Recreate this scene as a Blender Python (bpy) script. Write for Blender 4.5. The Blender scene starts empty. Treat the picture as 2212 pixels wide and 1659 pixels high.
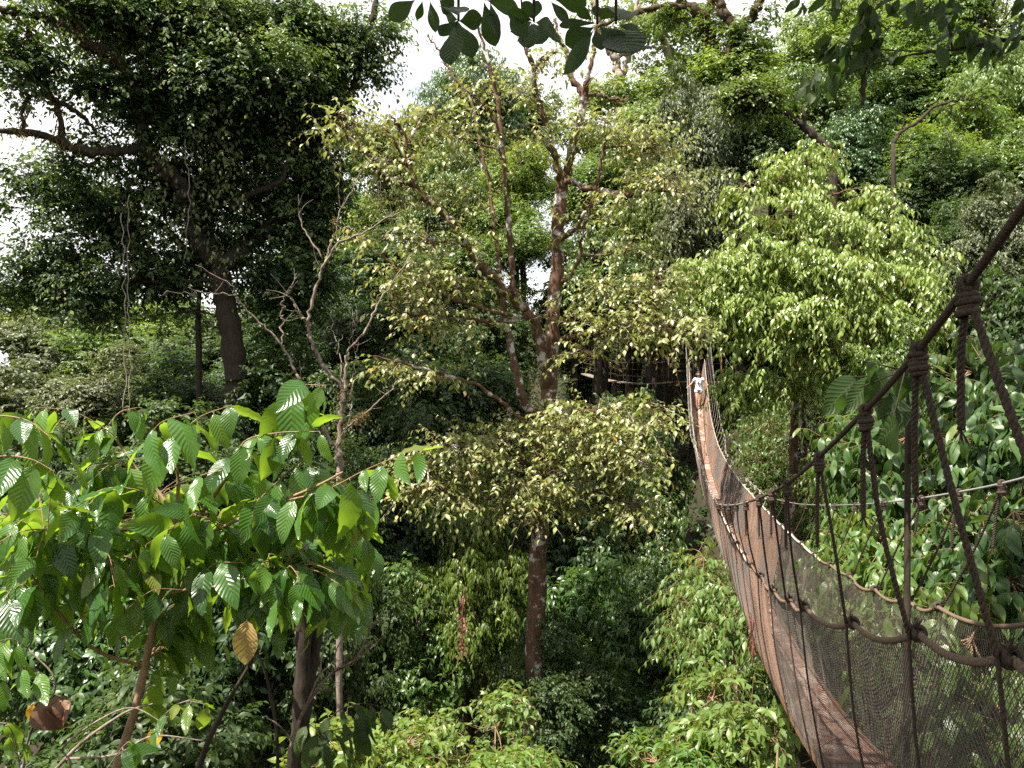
import bpy, math, numpy as np
from mathutils import Vector
# ------------------------------------------------------------------ camera, sky, sun, exposure
S = bpy.context.scene
COL = S.collection
F = 1703.0                                  # focal length in units of a 2212 x 1659 frame
cam_d = bpy.data.cameras.new('camera'); cam = bpy.data.objects.new('camera', cam_d); COL.objects.link(cam)
cam_d.sensor_width = 36.0; cam_d.lens = 36.0 * F / 2212.0; cam_d.clip_start = 0.05; cam_d.clip_end = 2000
cam.location = (0, 0, 0); cam.rotation_euler = (math.radians(90), 0, 0)
S.camera = cam
SUN = Vector((-0.62, -0.46, 1.45)).normalized()
w = bpy.data.worlds.new('World'); S.world = w; w.use_nodes = True
nt = w.node_tree; nt.nodes.clear()
def wn(t, **k):
    n = nt.nodes.new(t)
    for a, b in k.items(): setattr(n, a, b)
    return n
sky = wn('ShaderNodeTexSky', sky_type='NISHITA', sun_disc=False)
sky.sun_elevation = math.asin(SUN.z); sky.sun_rotation = math.atan2(SUN.x, SUN.y)
bg = wn('ShaderNodeBackground'); bg.inputs[1].default_value = 0.05
cl = wn('ShaderNodeBackground'); cl.inputs[0].default_value = (1.0, 1.0, 1.0, 1); cl.inputs[1].default_value = 0.50
tc = wn('ShaderNodeTexCoord'); no = wn('ShaderNodeTexNoise'); no.inputs['Scale'].default_value = 2.6; no.inputs['Detail'].default_value = 6
mp = wn('ShaderNodeMapping'); mp.inputs['Scale'].default_value = (1, 1, 1.8); mp.inputs['Location'].default_value = (0.3, 0.1, 0.2)
cr = wn('ShaderNodeValToRGB'); cr.color_ramp.elements[0].position = 0.30; cr.color_ramp.elements[1].position = 0.44
mx = wn('ShaderNodeMixShader'); wo = wn('ShaderNodeOutputWorld')
L = nt.links.new
L(tc.outputs['Generated'], mp.inputs[0]); L(mp.outputs[0], no.inputs['Vector']); L(no.outputs['Fac'], cr.inputs[0])
L(sky.outputs[0], bg.inputs[0]); L(cr.outputs[0], mx.inputs[0]); L(bg.outputs[0], mx.inputs[1]); L(cl.outputs[0], mx.inputs[2]); L(mx.outputs[0], wo.inputs[0])
sd = bpy.data.lights.new('sun', 'SUN'); sd.energy = 5.0; sd.angle = math.radians(0.53); sd.color = (1.0, 0.94, 0.82)
so = bpy.data.objects.new('sun', sd); COL.objects.link(so); so.rotation_euler = SUN.to_track_quat('Z', 'Y').to_euler(); so.location = (0, 0, 40)
S.view_settings.view_transform = 'Standard'; S.view_settings.look = 'None'; S.view_settings.gamma = 1.0
S.view_settings.exposure = 1.68
cy = S.cycles
cy.max_bounces = 7; cy.diffuse_bounces = 4; cy.glossy_bounces = 2; cy.transmission_bounces = 4; cy.transparent_max_bounces = 6
cy.caustics_reflective = False; cy.caustics_refractive = False; cy.sample_clamp_indirect = 4.0
cy.use_denoising = False

# ------------------------------------------------------------------ helpers
def at(px, py, Y): return np.array([(px - 1106.0) / F * Y, Y, -(py - 829.5) / F * Y])
def nrm(a): return a / np.maximum(np.linalg.norm(a, axis=-1, keepdims=True), 1e-9)
UP = np.array([0, 0, 1.0])

def mk(name, V, FS, mat, parent=None, org=(0, 0, 0), rnd=None, uv=None, smooth=False):
    V = np.asarray(V, np.float64) - np.asarray(org, np.float64)
    me = bpy.data.meshes.new(name)
    me.vertices.add(len(V)); me.vertices.foreach_set('co', V.astype(np.float32).ravel())
    FS = [np.asarray(f, np.int32) for f in FS if len(f)]
    li = np.concatenate([f.ravel() for f in FS]); lens = np.concatenate([np.full(len(f), f.shape[1], np.int32) for f in FS])
    me.loops.add(len(li)); me.polygons.add(len(lens))
    me.loops.foreach_set('vertex_index', li)
    me.polygons.foreach_set('loop_start', np.concatenate([[0], np.cumsum(lens)[:-1]]).astype(np.int32))
    me.polygons.foreach_set('use_smooth', np.full(len(lens), smooth, bool))
    if rnd is not None:
        a = me.attributes.new('rnd', 'FLOAT', 'POINT'); a.data.foreach_set('value', np.asarray(rnd, np.float32))
    if uv is not None:
        u = me.uv_layers.new(name='UVMap'); u.data.foreach_set('uv', np.asarray(uv, np.float32)[li].ravel())
    me.update(calc_edges=True)
    for m in (mat if isinstance(mat, (list, tuple)) else [mat]): me.materials.append(m)
    o = bpy.data.objects.new(name, me); COL.objects.link(o)
    if parent is not None: o.parent = parent
    return o

def thing(name, label, cat, loc=(0, 0, 0), group=None):
    o = bpy.data.objects.new(name, None); COL.objects.link(o); o.location = tuple(float(v) for v in loc); o.empty_display_size = 0.2
    o['label'] = label; o['category'] = cat
    if group: o['group'] = group
    return o

class Geo:
    """collects vertices, quads and triangles"""
    def __init__(s): s.V = []; s.Q = []; s.T = []; s.U = []; s.R = []; s.n = 0
    def add(s, V, Q=None, T=None, R=None, U=None):
        V = np.asarray(V, float).reshape(-1, 3)
        if Q is not None and len(Q): s.Q.append(np.asarray(Q, np.int64) + s.n)
        if T is not None and len(T): s.T.append(np.asarray(T, np.int64) + s.n)
        s.V.append(V); s.n += len(V)
        s.R.append(np.zeros(len(V)) if R is None else R); s.U.append(np.zeros((len(V), 2)) if U is None else U)
    def build(s, name, mat, parent=None, org=(0, 0, 0), smooth=True):
        FS = ([np.concatenate(s.Q)] if s.Q else []) + ([np.concatenate(s.T)] if s.T else [])
        return mk(name, np.concatenate(s.V), FS, mat, parent, org, np.concatenate(s.R), np.concatenate(s.U), smooth)

def curve(P, n):
    """Catmull-Rom through the rows of P, n steps a span"""
    P = np.asarray(P, float)
    if len(P) < 3: return np.array([P[0] + (P[-1] - P[0]) * t for t in np.linspace(0, 1, n + 1)])
    E = np.vstack([2 * P[0] - P[1], P, 2 * P[-1] - P[-2]]); out = []
    for i in range(1, len(E) - 2):
        a, b, c, d = E[i - 1], E[i], E[i + 1], E[i + 2]
        for k in range(n):
            t = k / n
            out.append(0.5 * (2 * b + (c - a) * t + (2 * a - 5 * b + 4 * c - d) * t * t + (3 * b - 3 * c + d - a) * t ** 3))
    out.append(P[-1]); return np.array(out)

def frames(P):
    T = nrm(np.gradient(P, axis=0)); N = np.zeros_like(P)
    a = np.array([1.0, 0, 0]) if abs(T[0, 0]) < 0.8 else UP
    n = a - T[0] * a.dot(T[0]); n /= np.linalg.norm(n); N[0] = n
    for i in range(1, len(P)):
        n = n - T[i] * n.dot(T[i]); n = n / max(np.linalg.norm(n), 1e-9); N[i] = n
    return T, N, np.cross(T, N)

def tube(g, P, r, sides=7, rng=None, rough=0.0, cap=True):
    P = np.asarray(P, float); n = len(P)
    r = np.interp(np.linspace(0, 1, n), np.linspace(0, 1, len(np.atleast_1d(r))), np.atleast_1d(r))
    T, N, B = frames(P); a = np.arange(sides) * 2 * math.pi / sides
    rr = np.repeat(r[:, None], sides, 1)
    if rng is not None and rough: rr = rr * (1 + rough * rng.standard_normal((n, sides)) * 0.5 + rough * rng.standard_normal((n, 1)))
    V = P[:, None] + rr[..., None] * (np.cos(a)[None, :, None] * N[:, None] + np.sin(a)[None, :, None] * B[:, None])
    i = np.arange(n - 1)[:, None] * sides; j = np.arange(sides)[None]; j2 = (j + 1) % sides
    Q = np.stack([i + j, i + j2, i + sides + j2, i + sides + j], -1).reshape(-1, 4)
    T3 = []
    if cap:
        T3 = [(0, k + 1, k) for k in range(1, sides - 1)] + [((n - 1) * sides, (n - 1) * sides + k, (n - 1) * sides + k + 1) for k in range(1, sides - 1)]
    g.add(V, Q, T3)

def sticks(g, A, B, r0, r1, sides=3):
    """many straight tapered sticks at once"""
    A = np.asarray(A, float); B = np.asarray(B, float); d = nrm(B - A)
    a = np.where(np.abs(d[:, 2:3]) < 0.9, UP, np.array([1.0, 0, 0])); n = nrm(np.cross(d, a)); b = np.cross(d, n); k = np.arange(sides) * 2 * math.pi / sides
    ring = np.cos(k)[None, :, None] * n[:, None] + np.sin(k)[None, :, None] * b[:, None]
    r0 = np.broadcast_to(np.asarray(r0, float), (len(A),))[:, None, None]; r1 = np.broadcast_to(np.asarray(r1, float), (len(A),))[:, None, None]
    V = np.concatenate([A[:, None] + ring * r0, B[:, None] + ring * r1], 1)
    base = (np.arange(len(A)) * 2 * sides)[:, None]; j = np.arange(sides)[None]; j2 = (j + 1) % sides
    g.add(V, np.stack([base + j, base + j2, base + sides + j2, base + sides + j], -1).reshape(-1, 4))

# ---- leaf shapes: x across, y along, z up
def leaf_small():
    V = np.array([(0, 0, 0), (-.26, .32, .07), (-.20, .68, .05), (0, 1, -.10), (.20, .68, .05), (.26, .32, .07)])
    return V, np.array([(0, 3, 2, 1), (0, 5, 4, 3)]), np.zeros((0, 3), int)
def leaf_mid():
    V = np.array([(0, 0, 0), (-.20, .22, .05), (-.27, .45, .05), (-.17, .75, -.03), (0, 1.05, -.22), (.17, .75, -.03), (.27, .45, .05), (.20, .22, .05), (0, .24, 0), (0, .48, -.01), (0, .77, -.08)])
    Q = np.array([(1, 8, 9, 2), (2, 9, 10, 3), (8, 7, 6, 9), (9, 6, 5, 10)]); T = np.array([(0, 8, 1), (0, 7, 8), (3, 10, 4), (10, 5, 4)])
    return V, Q, T
def leaf_fine(half=.27, obov=False, nt_=12, curl=.28, ripple=.010, veins=9, fold=.12):
    t = np.linspace(0, 1, nt_ + 1); s = np.array([-1, -.55, 0, .55, 1.0])
    if obov: prof = np.sin(np.pi * np.clip(t, 0, 1) ** 1.55) ** .75
    else: prof = np.sin(np.pi * t ** .86) ** .82 * (1 - .18 * t)
    prof[0] = .03; prof[-1] = .03
    X = s[None] * prof[:, None] * half; Yv = np.repeat(t[:, None], 5, 1) + np.abs(s)[None] * .02
    Z = fold * np.abs(X) - curl * (t[:, None] ** 2) + ripple * np.sin(2 * np.pi * veins * (t[:, None] - np.abs(s)[None] * .09)) * np.abs(s)[None] ** .6 + .02 * np.sin(7 * t[:, None] + 2 * s[None])
    Yv = Yv - curl * .35 * t[:, None] ** 2
    V = np.stack([X, Yv, Z], -1).reshape(-1, 3)
    i = np.arange(nt_)[:, None] * 5; j = np.arange(4)[None]
    Q = np.stack([i + j, i + j + 1, i + 5 + j + 1, i + 5 + j], -1).reshape(-1, 4)
    uv = np.stack([np.repeat(s[None] * .5 + .5, nt_ + 1, 0), np.repeat(t[:, None], 5, 1)], -1).reshape(-1, 2)
    return V, Q, np.zeros((0, 3), int), uv

def put_leaves(g, tmpl, pos, d, n, size, wid, rng, rnd=None):
    TV, TQ, TT = tmpl[:3]; N = len(pos); k = len(TV)
    d = nrm(d); n = n - d * np.sum(n * d, -1, keepdims=True); n = nrm(n); x = np.cross(d, n)
    size = np.broadcast_to(np.asarray(size, float), (N,)); wid = np.broadcast_to(np.asarray(wid, float), (N,))
    V = pos[:, None] + size[:, None, None] * (x[:, None] * (TV[:, 0] * wid[:, None])[..., None] + d[:, None] * TV[None, :, 1:2] + n[:, None] * TV[None, :, 2:3])
    base = (np.arange(N) * k)[:, None, None]
    rnd = rng.random(N) if rnd is None else rnd
    uv = np.tile(tmpl[3], (N, 1)) if len(tmpl) > 3 else None
    g.add(V, (TQ[None] + base).reshape(-1, 4), (TT[None] + base).reshape(-1, 3) if len(TT) else None, np.repeat(rnd, k), uv)

def noise3(p, f, ph=0.0):
    x, y, z = p[:, 0] * f + ph, p[:, 1] * f + 1.7 * ph, p[:, 2] * f * 1.25 - ph
    return (np.sin(x + 1.3 * np.sin(1.1 * y + z)) + np.sin(1.2 * y + 1.4 * np.sin(.9 * z + x)) + np.sin(1.15 * z + 1.2 * np.sin(1.05 * x - y))) / 3

def sprays(rng, lobes, ntw, nl, tl, size, droop=.35, up=.25, shell=.35, hang=.45, spread=.8, along=.5, clump=1.2, thr=-.25, wid=1.0, flat=.5, svar=.25, jit=.3, nout=.35):
    """leafy twigs spread through ellipsoid lobes; returns the leaf arrays and the twig lines"""
    Lb = np.asarray(lobes, float); c = Lb[:, :3]; r = Lb[:, 3:6]; wt = Lb[:, 6] * (r.prod(1) ** (2 / 3)); wt /= wt.sum()
    i = rng.choice(len(Lb), int(ntw * 1.7), p=wt); u = nrm(rng.standard_normal((len(i), 3)))
    rad = (shell + (1 - shell) * rng.random(len(i)) ** .6) * (1 + .12 * rng.standard_normal(len(i)))
    p = c[i] + u * r[i] * rad[:, None]
    keep = noise3(p, clump, rng.random() * 6) > thr + .25 * rng.standard_normal(len(i)); p = p[keep][:ntw]; u = u[keep][:ntw]
    m = len(p)
    td = nrm(u * np.array([1, 1, flat]) + .55 * rng.standard_normal((m, 3)) + UP * up); T = tl * (1 + .3 * rng.standard_normal((m, 1)))
    k = np.arange(nl); t = ((k + .6) / nl)[None, :, None]
    pos = p[:, None] + td[:, None] * T[:, None] * t - UP * droop * T[:, None] * t * t
    tan = nrm(td[:, None] - UP * 2 * droop * t)
    side = nrm(np.cross(tan, UP) + 1e-6) * np.where(k % 2 == 0, 1.0, -1.0)[None, :, None]
    d = nrm(tan * along + side * spread - UP * hang + jit * rng.standard_normal((m, nl, 3)))
    n = nrm(UP * .9 + nout * u[:, None] + jit * 1.2 * rng.standard_normal((m, nl, 3)))
    sz = size * np.clip(1 + svar * rng.standard_normal((m, nl)), .45, 1.7) * (1 - .25 * (t[..., 0] - .5))
    tw = (p - td * T * .35, p + td * T * .5 - UP * droop * T * .25, p + td * T * .95 - UP * droop * T * .9)
    rn = np.clip(rng.random((m, nl)) * .75 + .25 * rng.random((m, 1)), 0, 1)
    return pos.reshape(-1, 3), d.reshape(-1, 3), n.reshape(-1, 3), sz.ravel(), np.full(m * nl, wid), rn.ravel(), tw

def smooth01(a, b, x): t = np.clip((x - a) / (b - a), 0, 1); return t * t * (3 - 2 * t)

# ------------------------------------------------------------------ materials
def nodes(name):
    m = bpy.data.materials.new(name); m.use_nodes = True; t = m.node_tree; t.nodes.clear(); return m, t
def N_(t, typ, **k):
    n = t.nodes.new(typ)
    for a, b in k.items():
        if isinstance(a, str) and a.startswith('_'): n.inputs[a[1:].replace('_', ' ')].default_value = b
        else: setattr(n, a, b)
    return n
def ramp(n, stops):
    e = n.color_ramp.elements
    while len(e) > 1: e.remove(e[-1])
    e[0].position = stops[0][0]; e[0].color = (*stops[0][1], 1)
    for p, c in stops[1:]: x = e.new(p); x.color = (*c, 1)

def leafmat(name, stops, trans, tr=.32, rough=.42, spec=.5, vein=False, hue=.03):
    m, t = nodes(name); l = t.links.new
    at_ = N_(t, 'ShaderNodeAttribute', attribute_name='rnd'); rp = N_(t, 'ShaderNodeValToRGB'); ramp(rp, stops); l(at_.outputs['Fac'], rp.inputs[0])
    oi = N_(t, 'ShaderNodeObjectInfo'); mr = N_(t, 'ShaderNodeMapRange', _To_Min=.5 - hue, _To_Max=.5 + hue * .5); l(oi.outputs['Random'], mr.inputs['Value'])
    mv = N_(t, 'ShaderNodeMapRange', _To_Min=1.15, _To_Max=.85); l(oi.outputs['Random'], mv.inputs['Value'])
    hs = N_(t, 'ShaderNodeHueSaturation'); l(rp.outputs[0], hs.inputs['Color']); l(mr.outputs[0], hs.inputs['Hue']); l(mv.outputs[0], hs.inputs['Value'])
    pb = N_(t, 'ShaderNodeBsdfPrincipled'); pb.inputs['Roughness'].default_value = rough; pb.inputs['Specular IOR Level'].default_value = spec
    tb = N_(t, 'ShaderNodeBsdfTranslucent'); mt = N_(t, 'ShaderNodeMix', data_type='RGBA', blend_type='MULTIPLY'); mt.inputs['Factor'].default_value = 1.0
    col = hs.outputs[0]
    if vein:
        uv = N_(t, 'ShaderNodeUVMap'); sx = N_(t, 'ShaderNodeSeparateXYZ'); l(uv.outputs[0], sx.inputs[0])
        a = N_(t, 'ShaderNodeMath', operation='SUBTRACT'); a.inputs[1].default_value = .5; l(sx.outputs[0], a.inputs[0])
        b = N_(t, 'ShaderNodeMath', operation='ABSOLUTE'); l(a.outputs[0], b.inputs[0])
        c = N_(t, 'ShaderNodeMath', operation='MULTIPLY_ADD'); l(b.outputs[0], c.inputs[0]); c.inputs[1].default_value = -.42; l(sx.outputs[1], c.inputs[2])
        d = N_(t, 'ShaderNodeMath', operation='MULTIPLY'); l(c.outputs[0], d.inputs[0]); d.inputs[1].default_value = 11 * 2 * math.pi
        e = N_(t, 'ShaderNodeMath', operation='COSINE'); l(d.outputs[0], e.inputs[0])
        f_ = N_(t, 'ShaderNodeMapRange', _From_Min=.72, _From_Max=1.0); l(e.outputs[0], f_.inputs['Value'])
        g_ = N_(t, 'ShaderNodeMapRange', _From_Min=.0, _From_Max=.035, _To_Min=1.0, _To_Max=0.0); l(b.outputs[0], g_.inputs['Value'])
        h = N_(t, 'ShaderNodeMath', operation='MAXIMUM'); l(f_.outputs[0], h.inputs[0]); l(g_.outputs[0], h.inputs[1])
        vm = N_(t, 'ShaderNodeMix', data_type='RGBA'); hf = N_(t, 'ShaderNodeMath', operation='MULTIPLY'); hf.inputs[1].default_value = .13; l(h.outputs[0], hf.inputs[0]); l(hf.outputs[0], vm.inputs['Factor'])
        l(col, vm.inputs[6]); vm.inputs[7].default_value = (.22, .30, .10, 1); col = vm.outputs[2]
        bu = N_(t, 'ShaderNodeBump'); bu.inputs['Strength'].default_value = .28; bu.inputs['Distance'].default_value = .006; l(e.outputs[0], bu.inputs['Height']); l(bu.outputs[0], pb.inputs['Normal'])
    l(col, pb.inputs['Base Color'])
    gain = N_(t, 'ShaderNodeMix', data_type='RGBA'); gain.inputs['Factor'].default_value = .62; l(col, gain.inputs[6]); gain.inputs[7].default_value = (*trans, 1); l(gain.outputs[2], tb.inputs[0])
    ms = N_(t, 'ShaderNodeMixShader'); ms.inputs[0].default_value = tr; l(pb.outputs[0], ms.inputs[1]); l(tb.outputs[0], ms.inputs[2])
    o = N_(t, 'ShaderNodeOutputMaterial'); l(ms.outputs[0], o.inputs[0]); t.nodes.remove(mt); return m

def barkmat(name, a, b, c=None, scale=6.0, lich=.62, rough=.9, zs=.25, bump=.6, dist=.03):
    m, t = nodes(name); l = t.links.new
    g = N_(t, 'ShaderNodeTexCoord'); mp_ = N_(t, 'ShaderNodeMapping'); mp_.inputs['Scale'].default_value = (1, 1, zs); l(g.outputs['Object'], mp_.inputs[0])
    n1 = N_(t, 'ShaderNodeTexNoise', _Scale=scale * 2.5, _Detail=8.0, _Roughness=.65); l(mp_.outputs[0], n1.inputs['Vector'])
    r1 = N_(t, 'ShaderNodeValToRGB'); ramp(r1, [(.32, a), (.68, b)]); l(n1.outputs['Fac'], r1.inputs[0]); col = r1.outputs[0]
    if c is not None:
        n2 = N_(t, 'ShaderNodeTexNoise', _Scale=scale * .55, _Detail=7.0, _Roughness=.62); l(g.outputs['Object'], n2.inputs['Vector'])
        r2 = N_(t, 'ShaderNodeValToRGB'); ramp(r2, [(lich - .03, (0, 0, 0)), (lich + .03, (1, 1, 1))]); l(n2.outputs['Fac'], r2.inputs[0])
        mm = N_(t, 'ShaderNodeMix', data_type='RGBA'); l(r2.outputs[0], mm.inputs['Factor']); l(col, mm.inputs[6]); mm.inputs[7].default_value = (*c, 1); col = mm.outputs[2]
    pb = N_(t, 'ShaderNodeBsdfPrincipled'); pb.inputs['Roughness'].default_value = rough; pb.inputs['Specular IOR Level'].default_value = .25
    bu = N_(t, 'ShaderNodeBump'); bu.inputs['Strength'].default_value = bump; bu.inputs['Distance'].default_value = dist; l(n1.outputs['Fac'], bu.inputs['Height']); l(bu.outputs[0], pb.inputs['Normal'])
    l(col, pb.inputs['Base Color']); o = N_(t, 'ShaderNodeOutputMaterial'); l(pb.outputs[0], o.inputs[0]); return m

G = lambda r, g, b: (r, g, b)
LM = {
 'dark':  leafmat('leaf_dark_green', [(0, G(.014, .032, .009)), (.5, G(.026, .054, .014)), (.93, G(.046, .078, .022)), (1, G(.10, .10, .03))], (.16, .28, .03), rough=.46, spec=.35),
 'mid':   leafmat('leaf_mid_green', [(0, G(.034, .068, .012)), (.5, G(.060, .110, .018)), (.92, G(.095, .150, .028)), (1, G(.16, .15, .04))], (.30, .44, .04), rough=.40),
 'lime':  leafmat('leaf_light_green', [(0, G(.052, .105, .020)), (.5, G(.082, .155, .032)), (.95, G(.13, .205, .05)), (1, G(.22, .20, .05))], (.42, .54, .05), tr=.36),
 'vivid': leafmat('leaf_vivid_lime', [(0, G(.050, .115, .018)), (.6, G(.086, .170, .028)), (.95, G(.15, .225, .04)), (1, G(.25, .2, .05))], (.42, .52, .03), tr=.40),  # vivid lime leaf colour for shrubs and lime trees
 'olive': leafmat('leaf_olive', [(0, G(.040, .058, .020)), (.5, G(.062, .082, .030)), (.9, G(.10, .11, .05)), (1, G(.14, .10, .05))], (.22, .28, .05), rough=.45),
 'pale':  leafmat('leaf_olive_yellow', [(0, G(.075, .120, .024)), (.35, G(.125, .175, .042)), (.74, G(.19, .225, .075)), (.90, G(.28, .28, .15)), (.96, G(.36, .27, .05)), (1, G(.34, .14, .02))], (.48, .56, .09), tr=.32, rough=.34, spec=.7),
 'hang':  leafmat('leaf_drooping_green', [(0, G(.095, .160, .022)), (.5, G(.155, .235, .042)), (.94, G(.22, .29, .08)), (1, G(.28, .20, .06))], (.50, .62, .07), tr=.32, rough=.33, spec=.7),
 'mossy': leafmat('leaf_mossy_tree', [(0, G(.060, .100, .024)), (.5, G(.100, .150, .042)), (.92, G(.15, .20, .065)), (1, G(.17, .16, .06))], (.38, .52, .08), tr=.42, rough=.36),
 'gloss': leafmat('leaf_glossy_green', [(0, G(.026, .062, .016)), (.5, G(.050, .100, .024)), (.93, G(.080, .14, .036)), (1, G(.15, .14, .03))], (.26, .42, .05), rough=.34, spec=.6, tr=.3),
 'fore':  leafmat('leaf_veined_green', [(0, G(.020, .060, .010)), (.4, G(.040, .105, .014)), (.8, G(.070, .150, .020)), (.95, G(.10, .18, .03)), (1, G(.17, .17, .03))], (.42, .66, .03), tr=.40, rough=.29, spec=.6, vein=True),
 'over':  leafmat('leaf_leathery_shade_dark', [(0, G(.010, .024, .007)), (1, G(.022, .046, .011))], (.14, .28, .03), tr=.26, rough=.5, spec=.22, vein=True),  # leaf colour lowered to carry the shade under the canopy
 'yell':  leafmat('leaf_yellowing', [(0, G(.36, .28, .07)), (1, G(.42, .34, .12))], (.6, .5, .1), tr=.3, vein=True),
 'gold':  leafmat('leaf_bright_yellow', [(0, G(.62, .38, .02)), (1, G(.70, .46, .03))], (.8, .6, .03), tr=.35, vein=True),
 'dry':   leafmat('leaf_dry_brown', [(0, G(.13, .065, .038)), (1, G(.17, .085, .05))], (.25, .12, .06), tr=.12, rough=.6),
 'moss':  leafmat('moss_gold', [(0, G(.09, .065, .018)), (.5, G(.15, .105, .03)), (1, G(.20, .155, .05))], (.3, .25, .05), rough=.8, tr=.3),
}
BK = {
 'dark':  barkmat('bark_dark', G(.016, .012, .009), G(.050, .036, .026)),
 'brown': barkmat('bark_red_brown', G(.052, .028, .017), G(.135, .078, .048), G(.44, .40, .38), lich=.578, scale=5),
 'grey':  barkmat('bark_pale_grey', G(.16, .125, .10), G(.34, .28, .23), G(.10, .065, .045), lich=.60, scale=6),
 'dead':  barkmat('bark_dead_branch', G(.095, .068, .052), G(.26, .21, .175), G(.06, .042, .03), lich=.585, scale=9),
 'tan':   barkmat('bark_tan_stem', G(.14, .085, .048), G(.30, .20, .12), None, scale=12),
 'moss':  barkmat('bark_mossy', G(.020, .014, .008), G(.055, .036, .020), G(.085, .058, .020), lich=.57, scale=8),
}
ROPE = barkmat('rope_weathered', G(.060, .040, .028), G(.17, .115, .080), None, scale=60, zs=1, bump=.9, dist=.004)
ROPE_D = barkmat('rope_dark', G(.022, .016, .012), G(.075, .052, .038), None, scale=60, zs=1, bump=.9, dist=.004)  # darker rope for the nearer hangers and the near left cable
ROPE_P = barkmat('rope_pale', G(.20, .165, .14), G(.42, .36, .32), None, scale=40, zs=1, bump=.6, dist=.004)  # paler rope for the far handrails and far hangers
STEEL = barkmat('cable_dull_steel', G(.12, .12, .11), G(.24, .24, .22), None, scale=50, zs=1, rough=.5, bump=.4, dist=.002)
NETM = barkmat('net_twine_brown', G(.13, .078, .056), G(.27, .175, .130), G(.14, .12, .11), lich=.52, scale=1.1, zs=1, bump=0)
NETD = barkmat('net_twine_shade_dark', G(.045, .039, .034), G(.125, .105, .090), G(.16, .13, .11), lich=.60, scale=4, zs=1, bump=0)  # near net: its shade is put into a darker twine colour
PLANK = barkmat('walkway_board', G(.115, .058, .042), G(.22, .130, .100), G(.27, .20, .165), lich=.56, scale=5, zs=1, bump=.5, dist=.004)
EDGE = barkmat('walkway_edge_rust', G(.060, .036, .026), G(.17, .115, .09), G(.20, .09, .03), lich=.55, scale=9, zs=1)
REDC = barkmat('frayed_red_cord', G(.13, .045, .032), G(.22, .085, .06), None, scale=40, zs=1)
SOIL = barkmat('forest_soil', G(.016, .012, .008), G(.042, .030, .017), G(.022, .026, .010), lich=.55, scale=.6, zs=1)

# ------------------------------------------------------------------ ground
def gh(x, y):
    x = np.asarray(x, float); y = np.asarray(y, float)
    h = -13 + 10.5 * smooth01(2.5, 12, x) + 5.0 * smooth01(12, 40, x) + 6 * smooth01(3, -5, y) + 9 * smooth01(34, 56, y) * smooth01(-30, 8, x) + 9 * smooth01(46, 70, y) + 4 * smooth01(-6, -40, x)
    return h + .5 * np.sin(x * .31 + y * .17) + .4 * np.sin(y * .43 - x * .12)
gx = np.concatenate([[-900, -500, -250, -140], np.linspace(-90, 90, 121), [140, 250, 500, 900]]); gy = np.concatenate([[-600, -300, -120, -60], np.linspace(-40, 130, 115), [180, 300, 600, 900]])
XX, YY = np.meshgrid(gx, gy); ZZ = gh(XX, YY); nx, ny = len(gx), len(gy)
i = np.arange(ny - 1)[:, None] * nx; j = np.arange(nx - 1)[None]
grd = mk('ground', np.stack([XX, YY, ZZ], -1).reshape(-1, 3), [np.stack([i + j, i + j + 1, i + nx + j + 1, i + nx + j], -1).reshape(-1, 4)], SOIL, smooth=True)
grd['kind'] = 'structure'
# ------------------------------------------------------------------ hanging bridge
rb = np.random.default_rng(5)
def tab(pts):
    p = np.array(pts, float); yy = np.linspace(p[0, 0], p[-1, 0], 1600); zz = np.interp(yy, p[:, 0], p[:, 1]); k = np.hanning(61); k /= k.sum()
    zs = np.convolve(np.pad(zz, 30, mode='reflect', reflect_type='odd'), k, 'valid'); return lambda y: np.interp(y, yy, zs)
rail_z = tab([(-.6, -.12), (1.0, -.46), (1.75, -.60), (2.41, -.755), (3.28, -1.0), (4.4, -1.25), (5.86, -1.53), (8.1, -1.79), (10.5, -1.93), (13.6, -2.05), (17.5, -2.16), (22, -2.16), (25.7, -2.03), (28.5, -1.72), (31.5, -1.20), (34.8, .05), (37.3, 1.2)])
cable_z = tab([(-.6, 1.1), (.5, .62), (1.31, .29), (1.86, .07), (2.37, -.08), (3.12, -.29), (4, -.51), (5.3, -.77), (6.9, -1.055), (8.5, -1.31), (10.5, -1.60), (13, -1.87), (18, -2.05), (23, -2.0), (27, -1.45), (30, -.6), (33.3, .9), (37.3, 3.0)])
def cx(y): return 1.125 + .204 * np.asarray(y, float)
def deck_z(y): return rail_z(y) - 1.0
NODES = np.array([-.3, .5, 1.2, 1.75, 2.41, 3.28, 4.47, 5.03, 5.86] + list(np.arange(6.7, 37.0, .82)))
TOPS = np.array([-.1, .85, 1.55, 1.86, 2.37, 3.12, 4.0, 4.6, 5.3] + [y - .45 * math.exp(-(y - 6.7) / 2.5) for y in np.arange(6.7, 37.0, .82)])
def rail_zs(y):
    y = np.asarray(y, float); i = np.clip(np.searchsorted(NODES, y) - 1, 0, len(NODES) - 2); t = np.clip((y - NODES[i]) / (NODES[i + 1] - NODES[i]), 0, 1)
    amp = np.where(y < 6.5, .046, .018); return rail_z(y) - amp * 4 * t * (1 - t)
BO = (1.1, -.4, -1.3)
bridge = thing('suspension_bridge', 'long narrow rope netted hanging bridge sagging across the ravine', 'bridge', BO)

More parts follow.
